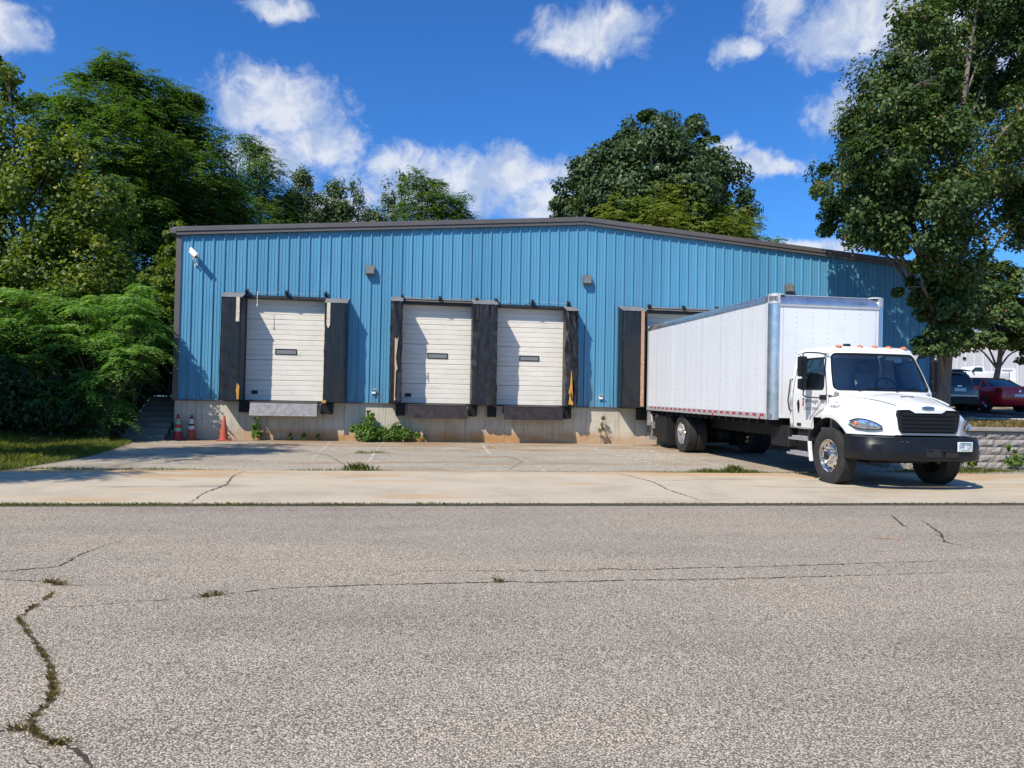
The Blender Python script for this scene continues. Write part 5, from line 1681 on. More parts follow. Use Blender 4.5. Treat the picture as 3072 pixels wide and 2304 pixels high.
for s in (-1, 1):
    mb = MB(); mb.prism([(-.32, 1.42), (-.25, 1.82), (.40, 1.81), (.78, 1.46)], 1, *sorted((s * .80, s * .915))); mb.build('side_window', 'car_glass_dark', pk)
    for x in (-1.75, 1.9):
        mb = MB(); mb.lathe([(-.12, .25), (-.13, .36), (-.1, .40), (.1, .40), (.13, .36), (.12, .25)], 1, (x, s * .90, .40), 20, closed_prof=True); w_ = mb.build('wheel', 'tyre', pk, smooth=40)
        mb = MB(); mb.lathe([(s * .1, .26), (s * .08, .1), (s * .1, 0)], 1, (x, s * .90, .40), 16); mb.build('rim', 'steel_plate', w_)
        mb = MB(); rg = []
        for k in range(13):
            a = math.pi * k / 12
            rg.append([(x + .50 * math.cos(a), s * 1.004, .42 + .48 * math.sin(a)), (x + .40 * math.cos(a), s * 1.004, .42 + .38 * math.sin(a))])
        mb.loft(rg, closed=False); mb.build('wheel_arch', 'black_matt', pk)
    mb = MB(); mb.box(-2.985, -2.90, *sorted((s * .84, s * .99)), .95, 1.35); mb.build('tail_light', 'red_lens', pk)
    mb = MB(); mb.box(.75, .85, *sorted((s * .98, s * 1.2)), 1.32, 1.56); mb.build('side_mirror', 'car_black', pk, bevel=.02)
mb = MB(); mb.box(-3.05, -2.93, -.95, .95, .50, .68); mb.build('rear_bumper', 'chrome', pk)
mb = MB(); mb.box(-.5, .8, -1.004, -1.001, 1.18, 1.20); mb.build('door_handle', 'black_plastic', pk)

# pale metal building on the slope
fb = thing('pale_building', 'pale grey ribbed metal building up the slope behind the pickup', 'building', (70, 48.2, 3.6))
x = -22.0; k = 0
while x < 30:
    mb = MB(); w = 1.0
    if not (-2.2 < x + .5 < -.2):
        mb.prism([(x, 0), (x + .10, 0), (x + .14, -.06), (x + .26, -.06), (x + .30, 0), (x + w, 0), (x + w, .08), (x, .08)], 2, -.6, 6.5)
        mb.build('wall_panel', 'cladding', fb)
    x += w; k += 1
mb = MB(); mb.box(-2.1, -.1, .0, .1, 2.2, 6.5); mb.build('wall_panel', 'cladding', fb)
mb = MB()
for x0, x1, z0_, z1_ in ((-2.1, -1.75, 0, 2.2), (-.45, -.1, 0, 2.2), (-1.75, -.45, 2.05, 2.2)):
    mb.box(x0, x1, -.1, .08, z0_, z1_)
mb.build('door_frame', 'pickup_white', fb)
mb = MB(); mb.box(-1.75, -.45, .0, .05, 0, 2.05); do = mb.build('door', 'pickup_white', fb)
mb = MB(); mb.box(-1.40, -.80, -.02, -.002, 1.05, 1.85); mb.build('pane', 'car_glass_dark', do)
mb = MB(); mb.prism([(-22.3, 6.45), (31, 6.45), (31, 6.7), (-22.3, 6.7)], 1, -.3, 20); mb.build('roof', 'roof_metal', fb)
mb = MB(); mb.box(-22, 30.5, .1, 19.8, -.8, 6.4); mb.build('building_core', 'cladding', fb)
mb = MB(); mb.box(-6.2, -5.9, -.12, -.0, 3.0, 3.25); mb.build('wall_lamp', 'black_plastic', fb)

# ------------------------------------------------------------------ vegetation
LOBES = {}
LOBES['pear'] = [(23.65, -1.92, 13.85, 1.69),(21.09, -3.2, 12.17, 1.08),(25.35, -1.6, 12.64, 1.73),(20.34, -3.36, 10.75, 1.16),(23.71, -0.96, 11.45, 1.64),(20.15, -2.4, 9.6, 1.11),(20.29, -4.32, 8.66, 1.21),(23.05, -3.36, 9.27, 1.48),(19.49, -2.08, 8.02, 1.02),(19.51, -4.0, 7.3, 1.12),(20.56, -4.64, 7.01, 1.19),(24.61, -1.92, 7.73, 1.48),(19.58, -1.76, 6.87, 0.77),(19.75, -3.04, 6.2, 0.93),(20.32, -4.16, 5.81, 1.02),(21.92, -3.84, 5.47, 0.95),(20.77, -3.84, 4.75, 0.8),(21.56, -3.36, 3.98, 0.73),(21.69, -3.04, 3.32, 0.59),(25.76, -2.08, 9.25, 1.38),(22.36, -2.88, 4.76, 0.9),(26.17, -2.4, 11.08, 1.78),(26.06, -2.4, 7.69, 1.25),(23.94, -2.4, 14.9, 1.56),(25.92, -1.76, 14.8, 1.62),(21.65, -3.52, 4.16, 0.77),(21.63, -3.2, 3.11, 0.49),(21.99, -3.36, 3.5, 0.58),(22.62, -3.04, 4.25, 0.69),(19.1, -4.0, 8.03, 0.93),(19.56, -4.48, 9.3, 1.01),(18.8, -3.68, 6.97, 0.75),(18.84, -4.96, 8.17, 0.89),(20.04, -4.64, 10.2, 1.0)]
LOBES['vine'] = [(-6.47, 2.5, 11.24, 0.63),(-6.39, 2.82, 10.3, 0.75),(-6.0, 2.5, 8.72, 1.16),(-4.78, 3.14, 8.68, 0.87),(-5.28, 2.5, 7.39, 1.48),(-3.77, 3.3, 7.02, 1.21),(-5.59, 2.02, 5.58, 1.55),(-4.04, 2.02, 5.13, 1.46),(-5.01, 1.7, 3.6, 1.43),(-3.46, 2.18, 3.39, 1.16),(-7.63, 2.5, 8.3, 1.67),(-7.62, 2.5, 5.16, 1.87)]
LOBES['locB'] = [(-5.97, 10.0, 15.0, 0.41),(-5.75, 10.0, 14.32, 0.76),(-6.07, 9.2, 13.01, 1.08),(-4.9, 10.48, 13.73, 1.06),(-7.5, 10.0, 12.38, 1.1),(-4.75, 8.4, 11.34, 1.45),(-5.69, 8.4, 9.95, 1.57),(-4.2, 10.0, 10.52, 1.25),(-8.71, 10.8, 12.16, 0.63),(-4.41, 8.4, 8.44, 1.58),(-7.11, 10.0, 14.28, 0.44),(-8.95, 10.48, 13.63, 0.39),(-6.17, 9.2, 8.0, 1.47),(-3.59, 10.8, 9.07, 1.28),(-7.85, 10.8, 9.4, 1.54),(-4.87, 10.0, 6.58, 1.66),(-6.12, 10.0, 5.15, 1.64)]
LOBES['locC'] = [(-4.21, 12.0, 14.53, 0.59),(-3.58, 12.0, 14.43, 0.44),(-4.01, 11.2, 12.77, 1.3),(-2.89, 12.0, 12.38, 1.19),(-2.98, 10.4, 10.42, 1.7),(-2.38, 12.48, 10.45, 1.2),(-1.65, 12.64, 9.16, 0.83),(-4.11, 11.2, 8.85, 1.58),(-2.78, 12.0, 8.51, 1.33),(-2.74, 12.0, 7.02, 1.18),(-4.13, 12.0, 6.67, 1.18)]
LOBES['locD'] = [(-3.44, 26.0, 17.17, 0.52),(-3.12, 26.0, 16.56, 0.83),(-2.45, 25.2, 15.11, 1.03),(-3.56, 26.0, 14.02, 1.25),(-1.73, 26.0, 13.49, 1.05),(-2.57, 25.2, 12.21, 1.44),(-1.29, 26.0, 12.25, 1.05),(-3.9, 26.0, 11.9, 1.25)]
LOBES['cotE'] = [(-0.31, 27.0, 15.34, 0.6),(-0.44, 27.0, 14.03, 0.97),(-0.24, 26.52, 12.43, 1.06),(0.63, 27.0, 12.8, 0.64),(0.81, 27.0, 14.11, 0.34)]
LOBES['cotF'] = [(1.72, 28.0, 14.97, 0.62),(1.8, 28.0, 13.54, 0.88),(2.45, 28.48, 13.69, 0.56),(1.27, 28.0, 13.07, 0.55),(1.93, 28.0, 12.44, 0.99)]
LOBES['cotG'] = [(2.9, 29.0, 15.65, 0.32),(3.15, 29.0, 14.76, 0.5),(3.7, 29.0, 13.66, 0.68),(4.35, 29.0, 12.78, 0.79),(4.99, 29.0, 15.89, 0.32),(5.19, 29.0, 14.88, 0.54),(4.82, 29.0, 13.49, 0.68),(6.06, 29.0, 16.41, 0.34),(6.23, 29.0, 15.62, 0.45),(5.82, 29.0, 14.0, 0.68)]
LOBES['locH'] = [(6.9, 27.5, 16.59, 0.31),(7.03, 27.5, 15.82, 0.53),(7.12, 27.5, 14.38, 0.93),(8.2, 27.5, 15.55, 0.49),(8.42, 27.02, 14.33, 0.92),(8.8, 27.5, 13.24, 1.11),(9.85, 27.5, 14.53, 0.67),(10.14, 27.5, 13.42, 0.78),(7.16, 27.5, 12.82, 1.0)]
LOBES['oak'] = [(24.58, 33.0, 21.68, 1.93),(27.56, 33.8, 22.16, 1.84),(22.59, 32.52, 20.61, 1.52),(29.16, 33.0, 21.47, 1.17),(24.33, 30.6, 18.87, 2.71),(21.49, 32.2, 18.66, 2.01),(28.33, 32.2, 19.09, 2.17),(20.15, 33.0, 18.31, 1.65),(30.71, 33.32, 18.52, 1.96),(19.4, 33.0, 16.48, 1.77),(22.34, 30.6, 16.03, 2.69),(26.12, 29.8, 16.28, 2.68),(31.42, 33.0, 16.37, 1.69),(18.78, 33.0, 14.92, 1.39),(32.12, 33.0, 15.1, 1.17),(20.57, 31.4, 14.4, 1.97),(28.85, 31.4, 14.83, 2.27)]
LOBES['locJ'] = [(22.35, 29.0, 16.1, 1.07),(23.57, 28.2, 15.49, 1.29),(25.77, 28.2, 15.85, 1.3),(21.39, 29.0, 14.85, 1.42),(23.8, 27.4, 13.66, 1.85),(27.03, 28.2, 14.49, 1.54),(29.39, 29.0, 14.07, 1.57),(30.93, 29.0, 13.42, 1.09),(20.67, 29.0, 13.62, 1.18),(31.48, 29.0, 14.91, 0.34),(26.37, 29.0, 12.95, 1.68)]
LOBES['sprig'] = [(31.35, 27.0, 13.14, 0.33),(32.1, 27.0, 13.06, 0.38),(31.86, 27.0, 12.46, 0.47)]
LOBES['backR'] = [(39.24, 16.0, 8.81, 0.96),(40.94, 16.48, 9.15, 0.97),(39.46, 16.0, 7.28, 1.34),(41.17, 16.0, 7.34, 1.35),(38.82, 16.0, 5.72, 1.15),(39.63, 15.2, 5.49, 1.13),(41.82, 16.0, 6.01, 1.35),(42.47, 16.0, 8.17, 1.55),(37.98, 16.0, 5.12, 0.57),(41.61, 16.0, 4.85, 0.77)]


def make_tree(name, label, cat, base, lobes, mat, nleaf, ll, lw, seed, clump=.32, flat=.6, bark='bark', tr=.18, group=None, droop=.3, per=40, forks=1, shell=.35, frond=False, up=.6, tight=.35):
    rs = np.random.default_rng(seed); rp = random.Random(seed)
    root = thing(name, label, cat, base, group=group)
    B = np.array(base); Lb = np.array(lobes, float)
    C, rad = Lb[:, :3] - B, Lb[:, 3]
    ncl = max(12, nleaf // per)
    li = rs.choice(len(rad), ncl, p=rad ** (1.4 if frond else 2) / np.sum(rad ** (1.4 if frond else 2)))
    d = unit(rs.normal(size=(ncl, 3))); d[:, 2] = d[:, 2] * .85 + .08; d = unit(d)
    rr = rad[li] * (shell + (1.06 - shell) * rs.random(ncl) ** .55)
    cc = C[li] + d * rr[:, None]
    crnd = rs.random(ncl)
    cs = clump * (.55 + .9 * rs.random(ncl)) * np.clip(rad[li] / (clump * 2.2), tight, 1.0)
    if frond:
        nf = nleaf // 8; kf = rs.integers(0, ncl, nf)
        off = unit(rs.normal(size=(nf, 3))) * (rs.random(nf) ** .42)[:, None] * np.array([1, 1, flat])
        hv = unit(off * np.array([1, 1, .2]) + rs.normal(size=(nf, 3)) * np.array([.35, .35, .05]))
        ax = unit(hv + np.array([0, 0, 1.0]) * rs.uniform(-.45, .35, nf)[:, None])
        st_ = cc[kf] + off * cs[kf][:, None] * .8
        fl = ll * 3.2 * rs.uniform(.7, 1.25, nf); tt = np.array([.25, .5, .75, 1.0])
        sd = unit(np.cross(ax, np.array([0, 0, 1.0]))); Ps, As = [], []
        for t_ in tt:
            c_ = st_ + ax * (fl * t_)[:, None] - np.array([0, 0, 1.0]) * (fl * .35 * t_ * t_)[:, None]
            for sg in (-1, 1):
                av = unit(sd * sg + ax * .7 - np.array([0, 0, .3]))
                Ps.append(c_ + av * ll * .45); As.append(av)
        P_ = np.concatenate(Ps); A = np.concatenate(As); k = np.tile(kf, 8); nleaf = len(P_)
        out = d[k]
        N = unit(np.array([0, 0, up]) + np.tile(off, (8, 1)) * .5 + out * .25 + rs.normal(size=(nleaf, 3)) * .25)
    else:
        k = rs.integers(0, ncl, nleaf)
        off = unit(rs.normal(size=(nleaf, 3))) * (rs.random(nleaf) ** .42)[:, None]
        P_ = cc[k] + off * cs[k][:, None] * np.array([1, 1, flat])
        out = d[k]
        N = unit(unit(off) * .5 + out * .35 + np.array([0, 0, up]) + rs.normal(size=(nleaf, 3)) * .42)
        A = rs.normal(size=(nleaf, 3)) + out * .5 + np.array([0, 0, -droop * 2])
    sz = rs.uniform(.6, 1.2, nleaf)
    V, F = leaves(P_, N, A, ll * sz, lw * sz)
    rnd = np.clip(.55 * crnd[k] + .45 * rs.random(nleaf) + .1 * rs.normal(size=nleaf), 0, 1)
    np_mesh('crown', V, F, mat, root, rnd)
    # trunk, limbs and twigs
    mb = MB()
    top = C[np.argmax(C[:, 2])]; cen = np.average(C, axis=0, weights=rad ** 2)
    zlow = max(.6, min(C[:, 2] - rad))
    trunk = [Vector((0, 0, -.3)), Vector((rp.uniform(-.08, .08), rp.uniform(-.08, .08), zlow * .5)), Vector((cen[0] * .35, cen[1] * .35, max(zlow, cen[2] * .45))), Vector((cen[0] * .9, cen[1] * .9, cen[2])), Vector(tuple(top * np.array([.9, .9, 1])))]
    sp = catmull(trunk, 6); H = sp[-1].z
    mb.tube(sp, [tr * (1.25 if i_ == 0 else 1) * max(.12, 1 - .92 * max(0, p.z) / H) for i_, p in enumerate(sp)], 10)
    for j in range(len(rad)):
        c = Vector(tuple(C[j]))
        t_ = max(zlow * .8, c.z - .9 * math.hypot(c.x - cen[0], c.y - cen[1]) - rad[j] * .7); t_ = min(t_, H * .85)
        s0 = min(sp, key=lambda p: abs(p.z - t_)); mid = s0.lerp(c, .5) + Vector((0, 0, .15 * (c - s0).length))
        r0 = tr * max(.16, .5 * (1 - t_ / H)); br = catmull([s0, mid, c], 5)
        mb.tube(br, [r0 * (1 - .7 * i_ / (len(br) - 1)) for i_ in range(len(br))], 6)
        idx = np.where(li == j)[0][:9]
        for q in idx:
            e = Vector(tuple(cc[q])); m_ = c.lerp(e, .5) + Vector((0, 0, .08))
            mb.tube([c, m_, e], [r0 * .2, r0 * .13, r0 * .05], 4, cap=False)
    mb.build('trunk', bark, root, smooth=60)
    return root


# the tall pear tree on the raised bank
make_tree('pear_tree', 'tall glossy leaved tree with scaly grey trunk behind the truck cab', 'tree', (22.62, -2.4, .9), [(a, b, c, max(.4, r_ * .91)) for a, b, c, r_ in LOBES['pear']], 'leaf_pear', 140000, .14, .09, 1, clump=.52, flat=.8, bark='bark_pale', tr=.21, droop=.5, per=230, shell=.5)
make_tree('shade_tree', 'smaller broad tree on the slope in front of the pickup', 'tree', (40.05, 16, float(up_z(0, 16))), LOBES['backR'], 'leaf_pear', 22000, .24, .16, 2, clump=.6, bark='bark', tr=.19, per=130, shell=.4)
# behind the warehouse
make_tree('oak_tree', 'broad dark round crowned oak rising behind the warehouse roof', 'tree', (25.4, 33.5, .5), LOBES['oak'], 'leaf_oak', 80000, .36, .20, 3, clump=1.05, flat=.7, tr=.5, per=230, droop=.6, shell=.8)
make_tree('locust_tree', 'yellow green feathery tree in front of the dark oak', 'tree', (25.5, 28.8, .5), LOBES['locJ'], 'leaf_locust_light', 48000, .22, .10, 4, clump=.75, flat=.5, tr=.25, per=180, up=1.0, frond=True, shell=.6)
make_tree('sapling', 'tiny sprig of a tree showing above the roof right of the oak', 'tree', (31.7, 27.2, .5), LOBES['sprig'], 'leaf_locust', 900, .22, .09, 5, clump=.18, flat=.5, tr=.06, per=40, frond=True)
make_tree('locust_tree', 'feathery tree with two rounded tops above the middle of the roof', 'tree', (8.5, 27.4, .8), LOBES['locH'], 'leaf_locust', 20000, .19, .085, 6, clump=.36, flat=.5, tr=.16, per=80, up=1.0, frond=True, shell=.5)
make_tree('poplar_sapling', 'thin ragged poplar stems against the white cloud', 'tree', (4.8, 29, .8), LOBES['cotG'], 'leaf_cotton', 4200, .19, .14, 7, clump=.30, flat=1.7, tr=.07, per=11, shell=.2, tight=1.0)
make_tree('poplar_tree', 'narrow poplar with two pointed tops beside the thin ragged stems', 'tree', (1.7, 28, .9), LOBES['cotF'], 'leaf_cotton', 6500, .19, .14, 8, clump=.30, flat=1.6, tr=.09, per=16, tight=1.0, shell=.3)
make_tree('poplar_tree', 'column shaped poplar next to the feathery locust behind the roof', 'tree', (-.2, 27, .9), LOBES['cotE'], 'leaf_cotton', 7500, .19, .14, 9, clump=.32, flat=1.6, tr=.10, per=16, tight=1.0, shell=.3)
make_tree('locust_tree', 'feathery locust with one pointed top standing against the cloud', 'tree', (-2.6, 26, 1.0), LOBES['locD'], 'leaf_locust', 28000, .18, .08, 10, clump=.42, flat=.55, tr=.18, per=80, up=1.0, frond=True, shell=.5)
make_tree('locust_tree', 'full round locust leaning over the left roof corner', 'tree', (-3.0, 12, 1.3), LOBES['locC'], 'leaf_locust', 66000, .19, .085, 11, clump=.62, flat=.42, tr=.24, per=220, up=1.1, frond=True, shell=.55)
make_tree('locust_tree', 'tallest locust with spiky tops at the left', 'tree', (-5.7, 10, 1.4), LOBES['locB'], 'leaf_locust', 78000, .19, .085, 12, clump=.62, flat=.42, tr=.26, per=220, up=1.1, frond=True, shell=.55)
make_tree('vine_hung_tree', 'yellow green vine covered tree at the far left', 'tree', (-5.2, 2.9, 1.5), LOBES['vine'], 'leaf_vine', 52000, .14, .11, 13, clump=.55, flat=1.0, tr=.17, per=150, droop=.6, shell=.5)
# trees along the left verge, whose shadows reach the yard
make_tree('verge_tree', 'slim tree on the verge left of the loading apron', 'tree', (-3.9, -9.4, gz(-9.4)), [(-3.9, -9.2, 7.9, 1.0), (-3.0, -8.9, 6.9, 1.1), (-4.6, -9.6, 6.6, 1.2), (-3.2, -9.9, 5.8, .9), (-4.3, -8.8, 5.3, 1.1), (-4.9, -9.2, 4.4, 1.0), (-3.5, -8.4, 8.8, .8), (-2.9, -9.6, 8.0, .8)], 'leaf_locust', 22000, .13, .06, 14, clump=.45, flat=.45, tr=.12, per=110, up=1.0, frond=True)
make_tree('verge_tree', 'open crowned tree on the verge left of the concrete strip', 'tree', (-4.9, -14.6, gz(-14.6)), [(-4.9, -14.4, 7.6, .9), (-4.0, -14.2, 6.6, .8), (-5.4, -14.6, 6.2, 1.2), (-4.4, -13.8, 5.2, .8), (-5.2, -15.2, 4.8, 1.0)], 'leaf_locust', 14000, .13, .05, 15, clump=.4, flat=.4, tr=.11, per=90, up=1.0, frond=True)
make_tree('verge_tree', 'leafy tree on the bank left of the sumac', 'tree', (-6.4, -5.0, .3), [(-6.4, -5, 6.0, 1.3), (-5.6, -4.6, 5.0, 1.3), (-7.2, -5.2, 5.0, 1.4), (-6.1, -5.8, 4.2, 1.3), (-5.5, -4.2, 3.6, 1.0), (-6.8, -4.2, 3.6, 1.3)], 'leaf_shrub', 26000, .14, .09, 16, clump=.45, flat=.7, tr=.14, per=70)


def shrub(name, label, base, lobes, mat, n, ll, lw, seed, clump=.28, tr=.03, cat='shrub', group=None):
    return make_tree(name, label, cat, base, lobes, mat, n, ll, lw, seed, clump=clump, flat=.8, bark='stem', tr=tr, per=50, droop=.4, shell=.45, group=group)


LZf = lambda x, y: float(lawn_z(np.array(x), np.array(y)))
TH = [(-2.6, 4.4, 'dense shrub in the shade behind the stairs', [(-2.4, 4.2, 2.6, 1.3), (-2.9, 4.6, 3.8, 1.2), (-1.8, 4.6, 3.2, 1.0), (-1.6, 5.0, 4.6, 1.0), (-1.0, 3.4, 2.0, .6), (-1.1, 3.6, 3.0, .7), (-1.0, 4.0, 4.2, .6), (-1.0, 2.7, 1.75, .5), (-1.4, 2.9, 2.4, .6)]),
      (-4.8, 4.9, 'dense shrub under the tallest locust', [(-4.8, 4.8, 2.8, 1.6), (-5.2, 5.2, 4.2, 1.5), (-4.0, 5.0, 4.0, 1.2)]),
      (-7.6, 4.6, 'dense shrub under the vine covered tree', [(-7.4, 4.4, 2.8, 1.7), (-7.9, 4.8, 4.4, 1.7), (-6.6, 4.8, 4.2, 1.3), (-7.6, 5.6, 6.2, 1.7), (-6.2, 5.6, 5.8, 1.4), (-8.8, 5.2, 5.6, 1.7)]),
      (-3.6, 7.8, 'tall dark thicket between the two big locusts', [(-3.6, 7.8, 3.4, 1.7), (-2.4, 8.2, 4.8, 1.5), (-4.6, 8, 5.2, 1.5), (-1.8, 8.6, 3.2, 1.4)]),
      (-1.9, 13.5, 'thicket filling the gap behind the warehouse side', [(-1.9, 13.5, 2.2, 1.3), (-1.2, 14.2, 3.6, 1.2), (-2.8, 13.8, 3.4, 1.3), (-1.3, 13.0, 1.6, .9)]),
      (-4.6, 15.5, 'far thicket behind the two big locusts', [(-4.6, 15.5, 2.4, 1.7), (-5.8, 15.5, 3.6, 1.6), (-3.6, 15.8, 3.8, 1.5), (-7.4, 15.8, 2.8, 1.8)]),
      (-5.6, -1.6, 'low dark shrub on the bank in front of the vine covered tree', [(-5.4, -1.5, 1.6, 1.1), (-5.0, -1.2, 2.5, .9), (-6.1, -1.5, 2.2, 1.1)]),
      (-4.1, -2.2, 'low dark shrub at the foot of the bank', [(-4.1, -2.2, 1.0, .8), (-4.6, -2.3, 1.4, .8), (-3.6, -1.9, 1.2, .7)]),
      (-2.9, -1.9, 'small dark bush beside the sumac stems', [(-2.9, -1.9, .65, .45), (-3.2, -2.0, .9, .5), (-2.6, -1.7, .8, .4)])]
for k, (x, y, lb, lobs) in enumerate(TH):
    shrub('undergrowth_shrub', lb, (x, y, LZf(x, y)), lobs, 'leaf_shrub', 19000 if k < 4 else 12000 if k < 6 else 8000, .12, .08, 40 + k, clump=.34, tr=.05)
shrub('climbing_vine', 'round leaved vine climbing beside the warehouse corner trim', (-.95, 1.6, LZf(-.95, 1.6)), [(-.95, 1.6, 5.6, .45), (-.85, 1.3, 4.8, .45), (-.9, 1.2, 3.9, .5), (-1.1, 1.3, 3.0, .5), (-1.5, 1.8, 4.9, .5), (-1.0, 2.0, 6.4, .35)], 'leaf_vine', 7000, .12, .11, 50, clump=.26, tr=.03, cat='vine')


# sumac: stems topped with feather leaves
def sumac(x, y, hgt, seed, label, nst=4, spread=.5, lean=(0, 0)):
    z = LZf(x, y); rs = np.random.default_rng(seed); rp = random.Random(seed)
    root = thing('sumac', label, 'sumac', (x, y, z), group='sumac shrubs beside the stairs')
    mb = MB(); Ps, Ns, As, Ls, Ws, Rn = [], [], [], [], [], []
    for s in range(nst):
        a = rp.uniform(0, 6.28); L = hgt * rp.uniform(.62, 1.0); e = Vector((math.cos(a) * spread * rp.uniform(.3, 1.2), math.sin(a) * spread * rp.uniform(.3, 1.2), L)) + Vector((lean[0], lean[1], 0)) * rp.uniform(.6, 1.1)
        pts = catmull([(0, 0, -.1), (e.x * .25, e.y * .25, L * .4), (e.x * .8, e.y * .8, L * .8), tuple(e)], 4)
        mb.tube(pts, [.024 * (1 - .6 * i_ / len(pts)) for i_ in range(len(pts))], 6)
        tips = [(e, 17)] + [(pts[-4] + Vector((rp.uniform(-.3, .3), rp.uniform(-.3, .3), rp.uniform(-.1, .3))), 10), (pts[-7] + Vector((rp.uniform(-.4, .4), rp.uniform(-.4, .4), rp.uniform(0, .4))), 9), (pts[-9] + Vector((rp.uniform(-.5, .5), rp.uniform(-.5, .5), rp.uniform(-.2, .4))), 7)]
        for tip, nf in tips:
            mb.tube([pts[-7], tip], [.012, .008], 5)
            for f in range(nf):
                az_ = 2 * math.pi * (f + rp.random() * .7) / nf; el_ = rp.uniform(.15, .95); fl = rp.uniform(.55, .85)
                hd = np.array([math.cos(az_), math.sin(az_), 0.0]); npair = 11
                tt = np.linspace(.12, 1.0, npair)
                r_ = fl * (tt * math.cos(el_ * .7)); zz = fl * (math.sin(el_) * tt - .75 * tt ** 2)
                ax = np.array(tip)[None] + hd[None] * r_[:, None] + np.array([0, 0, 1.0])[None] * zz[:, None]
                side = np.cross(np.array([0, 0, 1.0]), hd)
                crn = rp.random()
                for sd in (-1, 1):
                    ln = .18 * np.sin(np.clip(tt, .15, .93) * math.pi) ** .6 + .02
                    av = side[None] * sd + hd[None] * .55 + np.array([0, 0, -.35])[None] + rs.normal(size=(npair, 3)) * .08
                    av = unit(av); c_ = ax + av * ln[:, None] * .5
                    Ps.append(c_); As.append(av); Ns.append(unit(np.array([0, 0, 1.0])[None] + hd[None] * .2 + rs.normal(size=(npair, 3)) * .18)); Ls.append(ln); Ws.append(np.full(npair, .050)); Rn.append(np.clip(crn * .7 + rs.random(npair) * .3, 0, 1))
    V, F = leaves(np.concatenate(Ps), np.concatenate(Ns), np.concatenate(As), np.concatenate(Ls), np.concatenate(Ws))
    np_mesh('fronds', V, F, 'leaf_sumac', root, np.concatenate(Rn))
    mb.build('stems', 'stem', root, smooth=60)


SU = [(-2.05, -.9, 3.9, 'sumac rooted nearest the foot of the stairs, its bare stems showing'), (-1.95, .3, 3.9, 'sumac leaning over the middle of the stairs'), (-2.0, 1.5, 3.9, 'sumac at the top of the stairs'),
      (-2.7, -.3, 3.7, 'sumac second from the stairs'), (-2.9, .9, 3.5, 'sumac behind the second clump'), (-3.5, -.6, 3.8, 'sumac in the middle of the bank'), (-3.7, .8, 3.7, 'pale topped sumac on the upper bank'),
      (-4.4, -.1, 3.7, 'sumac under the vine covered tree'), (-3.2, -1.6, 1.7, 'short sumac at the grass edge'), (-4.6, -1.5, 2.6, 'short sumac in deep shade at the left'), (-5.3, .6, 3.4, 'sumac furthest from the stairs'), (-1.75, -1.25, 1.3, 'young sumac shoot at the foot of the stairs'),
      (-1.85, -1.5, 3.6, 'sumac arching over the foot of the stairs towards the wall corner'), (-1.8, .9, 4.0, 'sumac arching over the upper stairs towards the wall corner'), (-1.05, 3.0, 3.3, 'sumac above the top step against the warehouse side')]
for k, (x, y, h, lb) in enumerate(SU):
    sumac(x, y, h, 70 + k, lb, 6 if h > 2.5 else 3, .62 if h > 2.5 else .35, (.75, .2) if 'arching' in lb else (0, 0))


# weeds by the dock
def weed(name, label, x, y, lobes, n, seed, mat='leaf_weed', ll=.075, lw=.05):
    return make_tree(name, label, 'weed', (x, y, gz(y)), [(x + a, y + b, gz(y) + c, r) for a, b, c, r in lobes], mat, n, ll, lw, seed, clump=.09, flat=.9, bark='stem', tr=.010, per=14, droop=.3, shell=.2)


weed('weed_bush', 'bright green bushy weed against the foundation right of the single door', 5.25, -.30, [(0, 0, .45, .24), (.02, .05, .72, .14), (-.25, 0, .30, .2), (.28, 0, .25, .22), (.05, -.12, .2, .25), (-.42, .08, .40, .12), (.0, .1, .88, .08)], 3600, 1)
weed('weed_bush', 'spreading green weed below the torn narrow pad', 6.05, -.28, [(0, 0, .28, .22), (.30, .02, .22, .18), (-.30, -.02, .2, .2), (.05, .05, .48, .12), (.62, .05, .22, .12), (.85, .08, .12, .08)], 2600, 2)
weed('weed', 'upright leafy weed in front of the left end of the silver leveller', 1.98, -.22, [(0, 0, .40, .12), (0.03, 0, .18, .14), (-.03, .02, .60, .09)], 620, 3)
weed('weed', 'tall thin weed with narrow leaves left of the orange striped pad', 12.42, -.22, [(0, 0, .25, .07), (0, 0, .45, .09), (.02, 0, .62, .08), (.05, 0, .82, .06)], 420, 4, 'grass_crack', .11, .016)
for k, (x, lb) in enumerate(((2.95, 'tiny seedling at the foundation below the middle of the silver leveller'), (3.32, 'tiny seedling between the middle and the right bumper of the silver leveller'), (3.75, 'tiny seedling below the right bumper of the silver leveller'))):
    weed('weed', lb, x, -.12, [(0, 0, .10, .06), (.02, 0, .18, .05)], 60, 5 + k)['group'] = 'seedlings under the leveller'
weed('weed', 'broad leaved yellowing weed at the block wall beside the bumper', 18.85, -7.75, [(0, 0, .25, .18), (.12, 0, .45, .12), (.16, 0, .65, .09), (-.22, 0, .2, .16), (.3, .05, .2, .1)], 420, 9, 'leaf_vine', .17, .06)
weed('weed', 'green weed at the foot of the block wall', 20.3, -7.70, [(0, 0, .2, .18), (-.1, 0, .5, .10), (.3, 0, .3, .2), (.55, 0, .45, .2)], 520, 10, 'leaf_weed', .13, .05)


